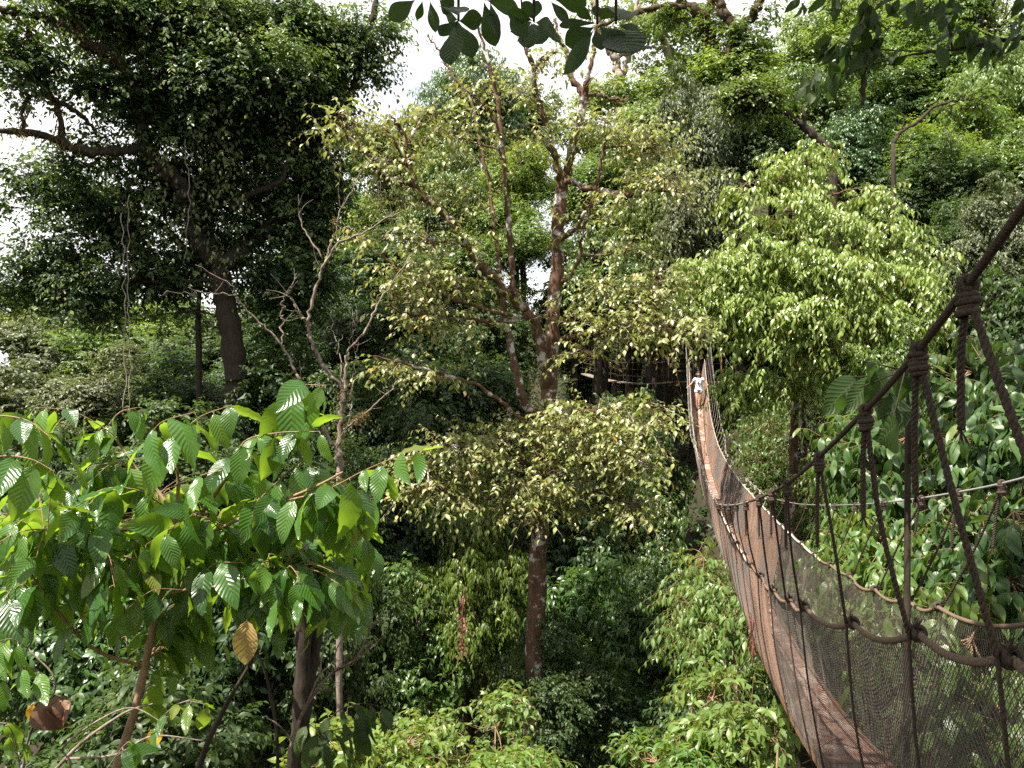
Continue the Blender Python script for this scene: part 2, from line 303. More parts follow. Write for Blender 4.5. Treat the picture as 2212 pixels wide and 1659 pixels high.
def rope(g, P, R, pitch, sides=5, ref=(0, 0, 1), strands=3):
    """a laid rope: strands wound round each other"""
    P = np.asarray(P, float); s = np.concatenate([[0], np.cumsum(np.linalg.norm(np.diff(P, axis=0), axis=1))]); n = max(8, int(s[-1] / pitch * 8))
    q = np.linspace(0, s[-1], n); C = np.stack([np.interp(q, s, P[:, k]) for k in range(3)], 1)
    T = nrm(np.gradient(C, axis=0)); N = nrm(np.cross(T, np.array(ref, float))); B = np.cross(T, N)
    for k in range(strands):
        a = 2 * math.pi * (q / pitch + k / strands); X = C + R * .50 * (np.cos(a)[:, None] * N + np.sin(a)[:, None] * B)
        tube(g, X, R * .58, sides)
def coil(g, c, axis, rad, r, turns, height, sides=6, seg=12, jit=.0):
    axis = nrm(np.array(axis, float)); a = np.array([1.0, 0, 0]) if abs(axis[0]) < .8 else UP; n = nrm(np.cross(axis, a)); b = np.cross(axis, n)
    t = np.linspace(0, 1, int(turns * seg) + 1); th = t * turns * 2 * math.pi; rr = rad * (1 + jit * np.sin(th * .37 + c[1] * 9))
    tube(g, np.array(c) + axis * ((t - .5) * height)[:, None] + rr[:, None] * (np.cos(th)[:, None] * n + np.sin(th)[:, None] * b), r, sides)

# deck boards
edges = np.concatenate([np.arange(-.6, 37.2, 1.35), [37.25]])
for a, b in zip(edges[:-1], edges[1:]):
    yy = np.linspace(a + .006, b - .006, 7); g = Geo(); hw = .172; lift = .004 * rb.standard_normal()
    V = []
    for y in yy:
        c = float(cx(y)); z = float(deck_z(y)) + lift
        for dx, dz in ((-hw, 0), (-hw + .006, .012), (hw - .006, .012), (hw, 0), (hw, -.03), (-hw, -.03)): V.append((c + dx, y, z + dz))
    n = len(yy); i = np.arange(n - 1)[:, None] * 6; j = np.arange(6)[None]; j2 = (j + 1) % 6
    g.add(V, np.stack([i + j, i + 6 + j, i + 6 + j2, i + j2], -1).reshape(-1, 4), [(0, 1, 2), (0, 2, 3), (0, 3, 4), (0, 4, 5)] + [((n - 1) * 6 + 0, (n - 1) * 6 + k + 1, (n - 1) * 6 + k) for k in (1, 2, 3, 4)])
    g.build('walkway_board', PLANK, bridge, BO, smooth=False)
ys = np.linspace(-.6, 37.25, 150)
for s in (-1, 1):
    g = Geo(); V = []
    for y in ys:
        c = float(cx(y)) + s * .178; z = float(deck_z(y))
        for dx, dz in ((0, .02), (s * .026, .02), (s * .026, -.075), (0, -.075)): V.append((c + dx, y, z + dz))
    n = len(ys); i = np.arange(n - 1)[:, None] * 4; j = np.arange(4)[None]; j2 = (j + 1) % 4
    g.add(V, np.stack([i + j, i + 4 + j, i + 4 + j2, i + j2], -1).reshape(-1, 4)); g.build('edge_beam', EDGE, bridge, BO, smooth=False)

def side_pt(s, y, t):
    """net surface: t = 0 at the deck edge, 1 at the handrail"""
    y = np.asarray(y, float); t = np.asarray(t, float); z0 = deck_z(y) + .0; z1 = rail_zs(y)
    off = s * (.212 + (.375 - .212) * t + .035 * np.sin(np.pi * t) * np.sin(y * 1.3 + s))
    return np.stack([cx(y) + off, y + 0 * off, z0 + (z1 - z0) * t], -1)
for s in (-1, 1):
    YB = 6.2 if s < 0 else 10.8
    for (ya, yb, cell, r, mat_, name) in ((-.6, YB, .0200, .0013, NETD, 'shade_dark_net'), (YB, 37.2, .024, .0024, NETM, 'brown_net')):
        g = Geo(); H = 1.0; pitch = cell * 1.41; nseg = 16; t = np.linspace(0, 1, nseg + 1)
        for dr in (-1, 1):
            y0 = np.arange(ya - H / 2, yb + H / 2, pitch); Yg = y0[:, None] + dr * (t[None] - .5) * H
            Yg = Yg + .006 * np.sin(Yg * 5 + 9 * t[None])
            P = side_pt(s, np.clip(Yg, ya, yb), np.repeat(t[None], len(y0), 0)); T = nrm(np.gradient(P, axis=1)); n1 = nrm(np.cross(T, np.array([0, .97, 0.2]))); n2 = np.cross(T, n1)
            ring = np.stack([P + r * (math.cos(a) * n1 + math.sin(a) * n2) for a in (.5, 2.6, 4.7)], 2)
            ok = (Yg[:, :-1] >= ya) & (Yg[:, 1:] >= ya) & (Yg[:, :-1] <= yb) & (Yg[:, 1:] <= yb)
            idx = np.arange(len(y0) * (nseg + 1) * 3).reshape(len(y0), nseg + 1, 3)
            Q = np.concatenate([np.stack([idx[:, :-1, k], idx[:, :-1, (k + 1) % 3], idx[:, 1:, (k + 1) % 3], idx[:, 1:, k]], -1)[ok] for k in range(3)])
            g.add(ring.reshape(-1, 3), Q)
        g.build('side_net', mat_, bridge, BO)['label'] = 'open side netting with shade in its dark colour' if name == 'shade_dark_net' else 'brown side netting'
def top_pt(s, y, c=None, dz=0.0):
    y = np.asarray(y, float); off = s * (.375 if c is None else c); return np.stack([cx(y) + off, y + 0 * off, rail_zs(y) + dz], -1)
for s in (-1, 1):
    g = Geo(); rope(g, top_pt(s, np.linspace(-.6, 8.0, 260)), .0108, .050, 6); g.build('handrail_rope', ROPE, bridge, BO)
    g = Geo(); rope(g, top_pt(s, np.linspace(8.0, 37.2, 300)), .0150, .16, 4); g.build('handrail_rope', ROPE_P, bridge, BO)
    def cab(y): off = s * (.375 + .17 * np.clip(cable_z(y) - rail_z(y) - .05, 0, .3) / .3); return np.stack([cx(y) + off, y + 0 * off, np.maximum(cable_z(y), rail_zs(y) + .05)], -1)
    g = Geo(); rope(g, cab(np.linspace(-.6, 6, 200)), .0085 if s < 0 else .0065, .036, 6, strands=4); g.build('main_cable', ROPE_D if s < 0 else STEEL, bridge, BO)
    g = Geo(); tube(g, cab(np.linspace(6, 37.2, 260)), .0085 if s < 0 else .0065, 6); g.build('main_cable', STEEL, bridge, BO)
    for y, yt in zip(NODES[1:], TOPS[1:]):
        near = y < 7.5; top = cab(np.array([yt]))[0]; bot = top_pt(s, np.array([y]))[0]; gap = top[2] - bot[2]
        foot = side_pt(s, np.array([y + .06 * rb.standard_normal()]), np.array([0.0]))[0] + np.array([s * .03, 0, -.05])
        mat_ = ROPE_D if y < 13 else ROPE_P; g = Geo(); Rr = .0077 if near else .0072
        mid = bot + np.array([s * .030, 0, 0])
        if gap > .12:
            a = top + np.array([0, 0, -.02]); q = (a + mid) / 2 + np.array([s * .012, .02 * rb.standard_normal(), 0])
            if near: rope(g, curve([a, q, mid], 12), Rr * (1.1 if y < 2.6 else .9), .055, 5, ref=(1, 0, 0))
            else: tube(g, curve([a, q, mid], 4), Rr * .8, 5)
        low = curve([mid, mid * .55 + foot * .45 + np.array([s * .02, .03 * rb.standard_normal(), 0]), foot], 8)
        fib = a = None
        if near:
            pth = np.concatenate([low, [top * q_ + mid * (1 - q_) for q_ in np.linspace(0, .95, 20)] if gap > .12 else low]); pp = pth[rb.integers(0, len(pth), 46)] + .006 * rb.standard_normal((46, 3)); sticks(g, pp, pp + .022 * rb.standard_normal((46, 3)), .0009, .0005)
        tube(g, low, Rr * (.72 if near else .62), 5)
        h = g.build('hanger_rope', mat_, bridge, BO)
        def sub(name, gg):
            if gg.n: k_ = gg.build(name, mat_, bridge, BO); k_.parent = h
        if gap > .12:
            kg = Geo(); coil(kg, top + np.array([0, 0, -.035 if near else -.03]), (0, 0.05, 1), (.0155 if near else .015), (.0078 if near else .008), 4 + (int(yt * 7) % 3) * .5, .050, jit=.22); sub('knot', kg)
            kg = Geo(); coil(kg, top + np.array([0, 0, .0]), (.204, 1, -.2), .0145, .0072, 2, .024); sub('cable_loop', kg)
            if near:                                   # frayed loose end beside the hanger
                kg = Geo(); ln = .16 + .14 * rb.random(); e = top + np.array([s * -.012, .03 + .03 * rb.random(), -.06 - ln])
                rope(kg, curve([top + np.array([0, .01, -.05]), (top + e) / 2 + np.array([0, .012, 0]), e], 6), .0080, .040, 5, ref=(1, 0, 0))
                kg2 = e[None] + .012 * rb.standard_normal((10, 3)) * np.array([1, 1, .3]) - np.array([0, 0, .03]); sticks(kg, np.repeat(e[None], 10, 0), kg2, .002, .001); sub('loose_end', kg)
        tng = top_pt(s, np.array([y + .02]))[0] - bot
        kg = Geo(); coil(kg, bot, tng, .0185 if near else .020, .0085, 3, .048 if near else .06, jit=.15)
        if near:
            tip = bot + np.array([s * .02, -.03, .035]); sticks(kg, np.repeat(bot[None] + np.array([[s * .012, -.01, .012]]), 14, 0), tip[None] + .014 * rb.standard_normal((14, 3)), .003, .0012)
        sub('lashing', kg)
g = Geo(); y = 8.6; p0 = side_pt(-1, np.array([y]), np.array([.34]))[0] - np.array([.03, 0, 0]); p1 = side_pt(-1, np.array([y]), np.array([-.1]))[0] - np.array([.04, 0, 0])
for k in range(26):
    a = p0 + (p1 - p0) * rb.random() + .012 * rb.standard_normal(3); b = a + np.array([.02 * rb.standard_normal(), .03 * rb.standard_normal(), -.10 - .10 * rb.random()]); tube(g, curve([a, (a + b) / 2 + .015 * rb.standard_normal(3), b], 3), [.006, .003], 4)
g.build('frayed_red_cord', REDC, bridge, BO)

# ---- platform round a tree at the far end, second walkway leading away
PO = (float(cx(37.6)), 37.6, .15)
plat = thing('tree_platform', 'dark timber platform round a trunk at the far end of the bridge', 'platform', PO)
def box(g, lo, hi):
    x0, y0, z0 = lo; x1, y1, z1 = hi
    g.add([(x0, y0, z0), (x1, y0, z0), (x1, y1, z0), (x0, y1, z0), (x0, y0, z1), (x1, y0, z1), (x1, y1, z1), (x0, y1, z1)], [(0, 3, 2, 1), (4, 5, 6, 7), (0, 1, 5, 4), (1, 2, 6, 5), (2, 3, 7, 6), (3, 0, 4, 7)])
g = Geo()
for k in range(11): box(g, (PO[0] - 1.0, 37.32 + k * .21, .08), (PO[0] + 1.2, 37.32 + k * .21 + .20, .13))
g.build('platform_deck', EDGE, plat, PO, smooth=False)
g = Geo()
for x in (-.9, 1.1):
    box(g, (PO[0] + x - .05, 37.36, -.10), (PO[0] + x + .05, 39.6, .076)); tube(g, [(PO[0] + x, 38.3, -.1), (PO[0] + .0, 38.0, -1.6)], .05, 6)
g.build('joist', EDGE, plat, PO, smooth=False)
g = Geo()
for x, y in ((-.95, 39.5), (1.15, 39.5), (1.15, 37.45)): tube(g, [(PO[0] + x, y, .0), (PO[0] + x, y, 1.35)], .03, 6)
for z in (.65, 1.0, 1.3): tube(g, [(PO[0] - .95, 39.5, z), (PO[0] + 1.15, 39.5, z - .02), (PO[0] + 1.15, 37.45, z)], .016, 5)
g.build('railing', EDGE, plat, PO)
A = np.array([PO[0] - 1.0, 38.2, .12]); B = np.array([4.2, 45.6, .62])
br2 = thing('side_walkway', 'second rope walkway with grey boards leading off behind the middle tree', 'bridge', tuple(A))
sv = nrm(np.cross(B - A, UP)); tt = np.linspace(0, 1, 40)[:, None]; line = A + (B - A) * tt - UP * (1.1 * tt * (1 - tt))
g = Geo()
for a, b in zip(line[:-1], line[1:]):
    d = (b - a) * .96; g.add([a + sv * .25, a - sv * .25, a + d - sv * .25, a + d + sv * .25] + [v - UP * .06 for v in (a + sv * .25, a - sv * .25, a + d - sv * .25, a + d + sv * .25)], [(0, 1, 2, 3), (7, 6, 5, 4), (0, 4, 5, 1), (1, 5, 6, 2), (2, 6, 7, 3), (3, 7, 4, 0)])
g.build('walkway_deck', BK['grey'], br2, A, smooth=False)
for s in (-1, 1):
    g = Geo()
    for h in (.35, .7, 1.05): tube(g, line + sv * s * (.25 + .12 * h) + UP * h, .012 if h > 1 else .006, 5)
    top = line + sv * s * .38 + UP * 1.9 * np.ones_like(tt) + UP * (1.6 * (tt - .5) ** 2); tube(g, top, .016, 5)
    for k in range(0, 40, 2): sticks(g, [line[k] + sv * s * .25], [top[k]], .005, .005, 4)
    g.build('rope_railing', ROPE, br2, A)

# ------------------------------------------------------------------ people
def plain(name, colr, rough=.7, spec=.3, sss=0.0):
    m, t = nodes(name); l = t.links.new; pb = N_(t, 'ShaderNodeBsdfPrincipled'); pb.inputs['Roughness'].default_value = rough; pb.inputs['Specular IOR Level'].default_value = spec
    tc_ = N_(t, 'ShaderNodeTexCoord'); n1 = N_(t, 'ShaderNodeTexNoise', _Scale=14.0, _Detail=4.0); l(tc_.outputs['Object'], n1.inputs['Vector']); r1 = N_(t, 'ShaderNodeValToRGB')
    ramp(r1, [(.3, tuple(c * .82 for c in colr)), (.7, tuple(min(1, c * 1.12) for c in colr))]); l(n1.outputs['Fac'], r1.inputs[0]); l(r1.outputs[0], pb.inputs['Base Color'])
    o = N_(t, 'ShaderNodeOutputMaterial'); l(pb.outputs[0], o.inputs[0]); return m
SKIN = plain('skin_tan', (.40, .22, .145), .55); HAIR = plain('hair_dark_brown', (.035, .018, .012), .5); WHITE = plain('cotton_white', (.80, .79, .84)); DENIM = plain('denim_pale', (.46, .52, .62)); BLACK = plain('black_rubber', (.02, .02, .022), .5); NAVY = plain('cloth_dark_blue', (.018, .035, .075)); CHAR = plain('cloth_charcoal', (.03, .03, .035))
def skin(name, joints, links, mat, parent, root, levels=1):
    names = list(joints); me = bpy.data.meshes.new(name); me.from_pydata([joints[n][:3] for n in names], [(names.index(a), names.index(b)) for a, b in links], []); me.materials.append(mat)
    o = bpy.data.objects.new(name, me); COL.objects.link(o); o.parent = parent
    sm = o.modifiers.new('skin', 'SKIN'); sm.use_smooth_shade = True; sb = o.modifiers.new('subsurf', 'SUBSURF'); sb.levels = levels; sb.render_levels = levels + 1
    if not me.skin_vertices: 
        bpy.context.view_layer.objects.active = o
    for n, v in zip(names, me.skin_vertices[0].data):
        r = joints[n][3]; v.radius = r if isinstance(r, tuple) else (r, r); v.use_root = (n == root)
    return o
def figure(root, J, long_hair, shirt, legw, shoes, shirt_hem, leg_hem, shirt_flare):
    """J: joint positions; front of the figure is -Y"""
    R = dict(pel=.105, waist=.092, chest=.11, neck0=.062, neck=.048, hd0=.062, hd1=.088, hd2=.080, shL=.052, shR=.052, elL=.036, elR=.036, wrL=.025, wrR=.025, haL=.030, haR=.030, hipL=.085, hipR=.085, knL=.052, knR=.052, anL=.034, anR=.034, toL=.034, toR=.034)
    JJ = {k: (*J[k], R[k]) for k in R}
    lk = [('pel', 'waist'), ('waist', 'chest'), ('chest', 'neck0'), ('neck0', 'neck'), ('neck', 'hd0'), ('hd0', 'hd1'), ('hd1', 'hd2')]
    for s in 'LR':
        lk += [('chest', 'sh' + s), ('sh' + s, 'el' + s), ('el' + s, 'wr' + s), ('wr' + s, 'ha' + s), ('pel', 'hip' + s), ('hip' + s, 'kn' + s), ('kn' + s, 'an' + s), ('an' + s, 'to' + s)]
        h = np.array(J['ha' + s]); d = nrm(h - np.array(J['wr' + s])); lat = nrm(np.cross(d, UP)); dn = nrm(np.cross(lat, d))
        for q, (o_, ln, cu) in enumerate(((-.030, .062, .5), (-.010, .072, .55), (.010, .068, .6), (.028, .052, .65))):
            a = h + d * .03 + lat * o_; b = a + d * ln * .55 - dn * 0 - UP * ln * .35 * cu; c = b + d * ln * .25 - UP * ln * .6 * cu
            for nm, v, r in (('a', a, .010), ('b', b, .009), ('c', c, .007)): JJ[f'f{q}{nm}{s}'] = (*v, r)
            lk += [('ha' + s, f'f{q}a{s}'), (f'f{q}a{s}', f'f{q}b{s}'), (f'f{q}b{s}', f'f{q}c{s}')]
        a = h - d * .01 + lat * -.04; b = a + d * .03 - lat * .015 - UP * .02; JJ['ta' + s] = (*a, .011); JJ['tb' + s] = (*b, .008); lk += [('ha' + s, 'ta' + s), ('ta' + s, 'tb' + s)]
    body = skin('body', JJ, lk, SKIN, root, 'pel')
    c = np.array(J['hd1']); g = Geo()
    # hair cap, face features
    th = np.linspace(0, math.pi, 12); ph = np.linspace(0, 2 * math.pi, 17)[:-1]; V = []
    for a in th:
        for b in ph:
            v = np.array([math.sin(a) * math.cos(b) * .094, math.sin(a) * math.sin(b) * .106 + .014, math.cos(a) * .118 + .022])
            if v[1] < 0 and v[2] < .055: v = v * np.array([.80, .55, 1]) + np.array([0, .02, 0])
            if v[2] < -.03 and not long_hair: v = v * np.array([.7, .8, .6])
            V.append(c + v)
    n = len(ph); i = np.arange(len(th) - 1)[:, None] * n; j = np.arange(n)[None]; j2 = (j + 1) % n
    g.add(V, np.stack([i + j, i + n + j, i + n + j2, i + j2], -1).reshape(-1, 4))
    if long_hair: tube(g, curve([c + np.array([0, .10, .03]), c + np.array([.01, .13, -.08]), c + np.array([.02, .12, -.22])], 4), [.05, .045, .015], 8)
    g.build('hair', HAIR, root)
    for s in (-1, 1):
        g = Geo(); tube(g, [c + np.array([s * .034 - .013, -.088, .005]), c + np.array([s * .034, -.093, .006]), c + np.array([s * .034 + .013, -.088, .005])], [.004, .008, .004], 6); g.build('eye', BLACK, root)
        g = Geo(); tube(g, curve([c + np.array([s * .088, .0, .02]), c + np.array([s * .098, .012, -.01]), c + np.array([s * .086, .0, -.035])], 3), [.010, .014, .008], 6); g.build('ear', SKIN, root)
    g = Geo(); tube(g, curve([c + np.array([0, -.088, .01]), c + np.array([0, -.108, -.022]), c + np.array([0, -.094, -.034])], 3), [.008, .014, .008], 6); g.build('nose', SKIN, root)
    g = Geo(); tube(g, [c + np.array([-.024, -.082, -.058]), c + np.array([0, -.090, -.060]), c + np.array([.024, -.082, -.058])], [.003, .007, .003], 6); g.build('mouth', plain('lips', (.30, .11, .09)), root)
    # shirt: rings round the trunk, short sleeves
    g = Geo(); pel, waist, chest, n0 = (np.array(J[k]) for k in ('pel', 'waist', 'chest', 'neck0')); rings = [(pel + UP * shirt_hem, .165 * shirt_flare, .125 * shirt_flare), (waist, .142, .112), (chest - UP * .03, .158, .120), (chest + UP * .10, .155, .098), (n0 + UP * -.015, .085, .075)]
    C = curve([r_[0] for r_ in rings], 4); q = np.linspace(0, 1, len(C)); a_ = np.interp(q, np.linspace(0, 1, 5), [r_[1] for r_ in rings]); b_ = np.interp(q, np.linspace(0, 1, 5), [r_[2] for r_ in rings]); ph = np.arange(20) * 2 * math.pi / 20; fold = 1 + .035 * np.sin(ph * 5 + 1) [None] * np.linspace(1, .1, len(C))[:, None]
    V = C[:, None] + np.stack([np.cos(ph)[None] * a_[:, None] * fold, np.sin(ph)[None] * b_[:, None] * fold, .0 * fold], -1); i = np.arange(len(C) - 1)[:, None] * 20; j = np.arange(20)[None]; j2 = (j + 1) % 20
    g.add(V.reshape(-1, 3), np.stack([i + j, i + j2, i + 20 + j2, i + 20 + j], -1).reshape(-1, 4))
    for s in 'LR':
        a = np.array(J['sh' + s]); e = np.array(J['el' + s]); tube(g, [chest * .45 + a * .55 + UP * .03, a + UP * .005, a + (e - a) * .5], [.075, .072, .060], 10)
    g.build('shirt', shirt, root)
    g = Geo(); tube(g, [pel + UP * .07, pel, pel - UP * .06], [.125, .140, .125], 14)
    for s in 'LR':
        h, k, an = (np.array(J[x + s]) for x in ('hip', 'kn', 'an')); e = h + (k - h) * leg_hem if leg_hem <= 1 else an + UP * .05
        tube(g, curve([h + UP * .03, h + (e - h) * .5, e], 3) if leg_hem <= 1 else curve([h + UP * .03, k, e], 4), [.105, .098, .092] if leg_hem <= 1 else [.105, .072, .058], 10)
    g.build('shorts' if leg_hem <= 1 else 'trousers', legw, root)
    for s in 'LR':
        an, to = np.array(J['an' + s]), np.array(J['to' + s]); g = Geo(); tube(g, curve([an + np.array([0, .05, -.035]), an + np.array([0, 0, -.01]), to + UP * .005, to + nrm(to - an) * np.array([1, 1, 0]) * .05], 3), [.034, .046, .043, .022], 9); g.build('shoe', shoes, root)
    return body
YW = 34.4; fz = float(deck_z(YW)) + .015
wo_ = thing('person', 'woman in white top and pale denim shorts walking down the bridge holding both side ropes', 'person', (float(cx(YW)), YW, fz)); wo_.rotation_euler = (0, 0, math.radians(-12))
slope = float(deck_z(YW - .25) - deck_z(YW + .0))
J = dict(pel=(0, .03, .84), waist=(0, .02, 1.0), chest=(0, .0, 1.19), neck0=(0, -.01, 1.345), neck=(0, -.02, 1.40), hd0=(0, -.045, 1.445), hd1=(-.01, -.06, 1.51), hd2=(-.01, -.055, 1.57),
         shL=(.155, .0, 1.30), shR=(-.155, .0, 1.30), elL=(.30, -.03, 1.13), elR=(-.29, -.02, 1.12), wrL=(.37, -.05, 1.075), wrR=(-.39, -.06, 1.02), haL=(.405, -.07, 1.055), haR=(-.445, -.09, .985),
         hipL=(.085, .03, .80), hipR=(-.085, .03, .80), knL=(.085, .02, .46), knR=(-.075, -.10, .46), anL=(.075, .13, .11), anR=(-.065, -.06, .05 + slope * .5), toL=(.085, .02, .065), toR=(-.07, -.20, .015 + slope * .8))
figure(wo_, J, True, WHITE, DENIM, BLACK, -.02, .28, 1.0)
g = Geo(); sticks(g, [(-.030, -.128, 1.17), (.006, -.128, 1.17)], [(-.028, -.135, 1.09), (.004, -.135, 1.09)], .018, .020, 8); sticks(g, [(-.03, -.128, 1.165)], [(.006, -.128, 1.165)], .004, .004, 4); g.build('sunglasses', BLACK, wo_)
g = Geo()
for s in (-1, 1): tube(g, curve([(s * .105, .09, 1.0), (s * .118, .02, 1.365), (s * .125, -.085, 1.24), (s * .15, -.05, 1.06)], 5), .009, 5)
box(g, (-.13, .12, .98), (.13, .24, 1.34)); g.build('backpack', NAVY, wo_)
MP = (float(cx(38.7)) + .05, 38.7, .13)
mo = thing('person', 'man in dark blue shirt standing in shade on the platform behind the woman', 'person', MP); mo.rotation_euler = (0, 0, math.radians(-12))
J = dict(pel=(0, .0, .92), waist=(0, .0, 1.09), chest=(0, .0, 1.30), neck0=(0, -.01, 1.47), neck=(0, -.02, 1.53), hd0=(0, -.035, 1.58), hd1=(0, -.045, 1.65), hd2=(0, -.04, 1.71),
         shL=(.185, .0, 1.42), shR=(-.185, .0, 1.42), elL=(.27, -.05, 1.14), elR=(-.27, -.05, 1.14), wrL=(.11, -.24, 1.05), wrR=(-.11, -.24, 1.05), haL=(.06, -.265, 1.06), haR=(-.06, -.265, 1.06),
         hipL=(.095, .0, .88), hipR=(-.095, .0, .88), knL=(.11, -.02, .49), knR=(-.11, -.03, .49), anL=(.115, .02, .085), anR=(-.115, .02, .085), toL=(.125, -.11, .04), toR=(-.125, -.11, .04))
figure(mo, J, False, NAVY, CHAR, BLACK, .06, 2, .95)
g = Geo(); box(g, (-.06, -.34, 1.05), (.06, -.28, 1.13)); sticks(g, [(0, -.34, 1.09)], [(0, -.38, 1.09)], .032, .03, 10); g.build('camera_case', BLACK, mo)
mo.children[-1].name = 'small_bag'
# ------------------------------------------------------------------ trees traced limb by limb
SM, MD = leaf_small(), leaf_mid()
FINE = [leaf_fine(.25, curl=.18), leaf_fine(.235, curl=.34, fold=.2), leaf_fine(.265, curl=.5, veins=8, fold=.05), leaf_fine(.22, curl=.06, ripple=.018, veins=8, fold=.25)]; LANCE = leaf_fine(.17, nt_=7, curl=.30, veins=0, ripple=0); OBOV = leaf_fine(.235, True, curl=.10, veins=7, ripple=.004, fold=.05); BIG = leaf_fine(.24, nt_=12, veins=10)

def lobes_px(rows, Ymul=1.0):
    """rows: px, py, Y, rx px, rz px[, weight] -> ellipsoids in metres"""
    out = []
    for r in rows:
        px, py, Y, rx, rz = r[:5]; wt = r[5] if len(r) > 5 else 1.0; c = at(px, py, Y); k = Y / F; out.append((*c, rx * k, max(rx * k * .85, .6), rz * k, wt))
    return out
def limb(g, rows, r, rng, sides=8, rough=.10, n=7, wob=.02):
    P = np.array([at(a, b, c) for a, b, c in rows]); C = curve(P, n); C[1:-1] += wob * rng.standard_normal((len(C) - 2, 3)); tube(g, C, r, sides, rng, rough); return C
def connect(g, skel, targets, rng, r0=.045, r1=.012, sides=5, sag=.12):
    """branches from the nearest point of the limbs out to the leafy lobes"""
    skel = np.concatenate(skel); outs = []
    for c in targets:
        c = np.asarray(c, float)[:3]; d = np.linalg.norm(skel - c, axis=1) + 1.2 * np.maximum(skel[:, 2] - c[2], 0); a = skel[int(np.argmin(d))]
        L_ = np.linalg.norm(c - a)
        if L_ < .15: continue
        m = a * .5 + c * .5 + np.array([0, 0, sag * L_]) * rng.uniform(-.6, 1) + .06 * L_ * rng.standard_normal(3)
        C = curve([a, m, c], 6); tube(g, C, [min(r0, .02 + .012 * L_), r1], sides, rng, .12); outs.append(C)
    return outs
def twig_lines(g, tw, r=.006, every=1, trunk_pts=None):
    a, b, c = (x[::every] for x in tw); sticks(g, a, b, r, r * .7); sticks(g, b, c, r * .7, r * .3)
def twig_roots(g, tw, skel, r=.010, every=3):
    skel = np.concatenate(skel); a = tw[0][::every]; idx = [int(np.argmin(((skel - p) ** 2).sum(1))) for p in a]; s = skel[idx]
    m = (a + s) / 2 + .1 * np.linalg.norm(a - s, axis=1)[:, None] * (np.random.default_rng(3).standard_normal(a.shape) * .5 + UP * .3); sticks(g, s, m, r * 1.4, r); sticks(g, m, a, r, r * .5)

def crown_obj(parent, org, lobes, mat, tmpl, rng, name='crown', smooth=False, **k):
    g = Geo(); pos, d, n, sz, wd, rn, tw = sprays(rng, lobes, **k); put_leaves(g, tmpl, pos, d, n, sz, wd, rng, rn); o = g.build(name, mat, parent, org, smooth); return o, tw

# ---- the big dark mossy tree
rng = np.random.default_rng(11)
base = at(522, 1180, 28); ORG = (base[0], base[1], float(gh(base[0], base[1])))
t = thing('mossy_tree', 'huge dark forest tree with mossy limbs reaching to the upper left corner', 'tree', ORG)
g = Geo(); sk = []
b0 = np.array([ORG[0], ORG[1], ORG[2] - .4])
def trace(rows, r, **k): C = limb(g, rows, r, rng, **k); sk.append(C); return C
C = curve([b0, at(524, 1000, 28), at(516, 868, 28), at(508, 794, 28), at(492, 688, 28), at(476, 608, 28), at(470, 560, 28)], 8); C[4:-1] += .03 * rng.standard_normal((len(C) - 5, 3)); tube(g, C, [.62, .50, .46, .42, .38, .36, .33], 12, rng, .08); sk.append(C)
ga = Geo(); tube(ga, curve([at(432, 585, 28.3), at(428, 700, 28.4), at(430, 820, 28.5), (at(430, 820, 28.5)[0], 28.5, float(gh(-11, 28.5)))], 6), [.09, .10, .11, .13], 8, rng, .08); ga.build('slim_trunk', BK['dark'], t, ORG)  # slimmer second trunk behind the main one
trace([(470, 570, 28), (425, 520, 27.8), (407, 450, 27.4), (392, 402, 27), (349, 360, 26.6), (317, 317, 26.2), (302, 238, 26), (296, 201, 25.8), (270, 148, 25.4), (228, 111, 25), (185, 95, 24.6), (153, 69, 24.3), (79, 32, 24), (11, 21, 23.6), (-80, 10, 23)], [.36, .33, .30, .30, .27, .25, .22, .20, .18, .17, .16, .15, .13, .11, .09], rough=.16)
trace([(185, 95, 24.6), (159, 42, 24.4), (122, -10, 24), (90, -60, 24)], [.14, .12, .11, .09], rough=.16)
trace([(317, 317, 26.2), (254, 328, 25.6), (159, 323, 25), (132, 302, 24.8), (69, 288, 24.4), (-30, 280, 24), (-90, 275, 24)], [.18, .15, .14, .13, .11, .09, .08], rough=.18)
trace([(132, 302, 24.8), (122, 228, 24.6), (79, 164, 24.4), (69, 106, 24.2), (60, 60, 24)], [.11, .10, .10, .07, .05], rough=.18)
trace([(112, 205, 24.5), (69, 206, 24.2), (50, 233, 24), (53, 286, 24)], [.07, .07, .06, .05], rough=.18)
trace([(118, 212, 24.5), (180, 254, 25), (215, 295, 25.4)], [.08, .07, .05])
trace([(478, 580, 28), (534, 529, 28.4), (598, 476, 28.8), (635, 434, 29), (667, 381, 29.2), (683, 275, 29.2), (680, 240, 29.2), (741, 222, 29), (772, 169, 29), (778, 116, 29), (804, 48, 29), (815, -20, 29)], [.30, .27, .25, .23, .21, .19, .17, .17, .16, .15, .12, .09], rough=.14)
trace([(735, 222, 29), (741, 164, 28.8), (746, 83, 28.6), (704, 37, 28.4), (667, -5, 28.2)], [.15, .13, .11, .09, .07], rough=.14)
trace([(670, 330, 29.2), (640, 270, 28.6), (610, 190, 28), (560, 120, 27.5)], [.13, .11, .08, .05])
trace([(500, 450, 28), (540, 420, 27.6), (602, 395, 27.2), (620, 350, 27)], [.14, .12, .10, .06])
trace([(370, 245, 26.6), (402, 201, 26.2), (391, 148, 26), (328, 84, 25.6)], [.12, .10, .08, .05])
trace([(470, 560, 28), (440, 470, 28.5), (470, 360, 29), (450, 240, 29), (480, 100, 29)], [.26, .22, .17, .13, .07])
trace([(440, 590, 28), (340, 480, 28.5), (230, 470, 28.6), (120, 500, 28.4)], [.13, .11, .08, .04])
trace([(476, 600, 28), (380, 610, 27.6), (250, 600, 27.2)], [.10, .07, .04])
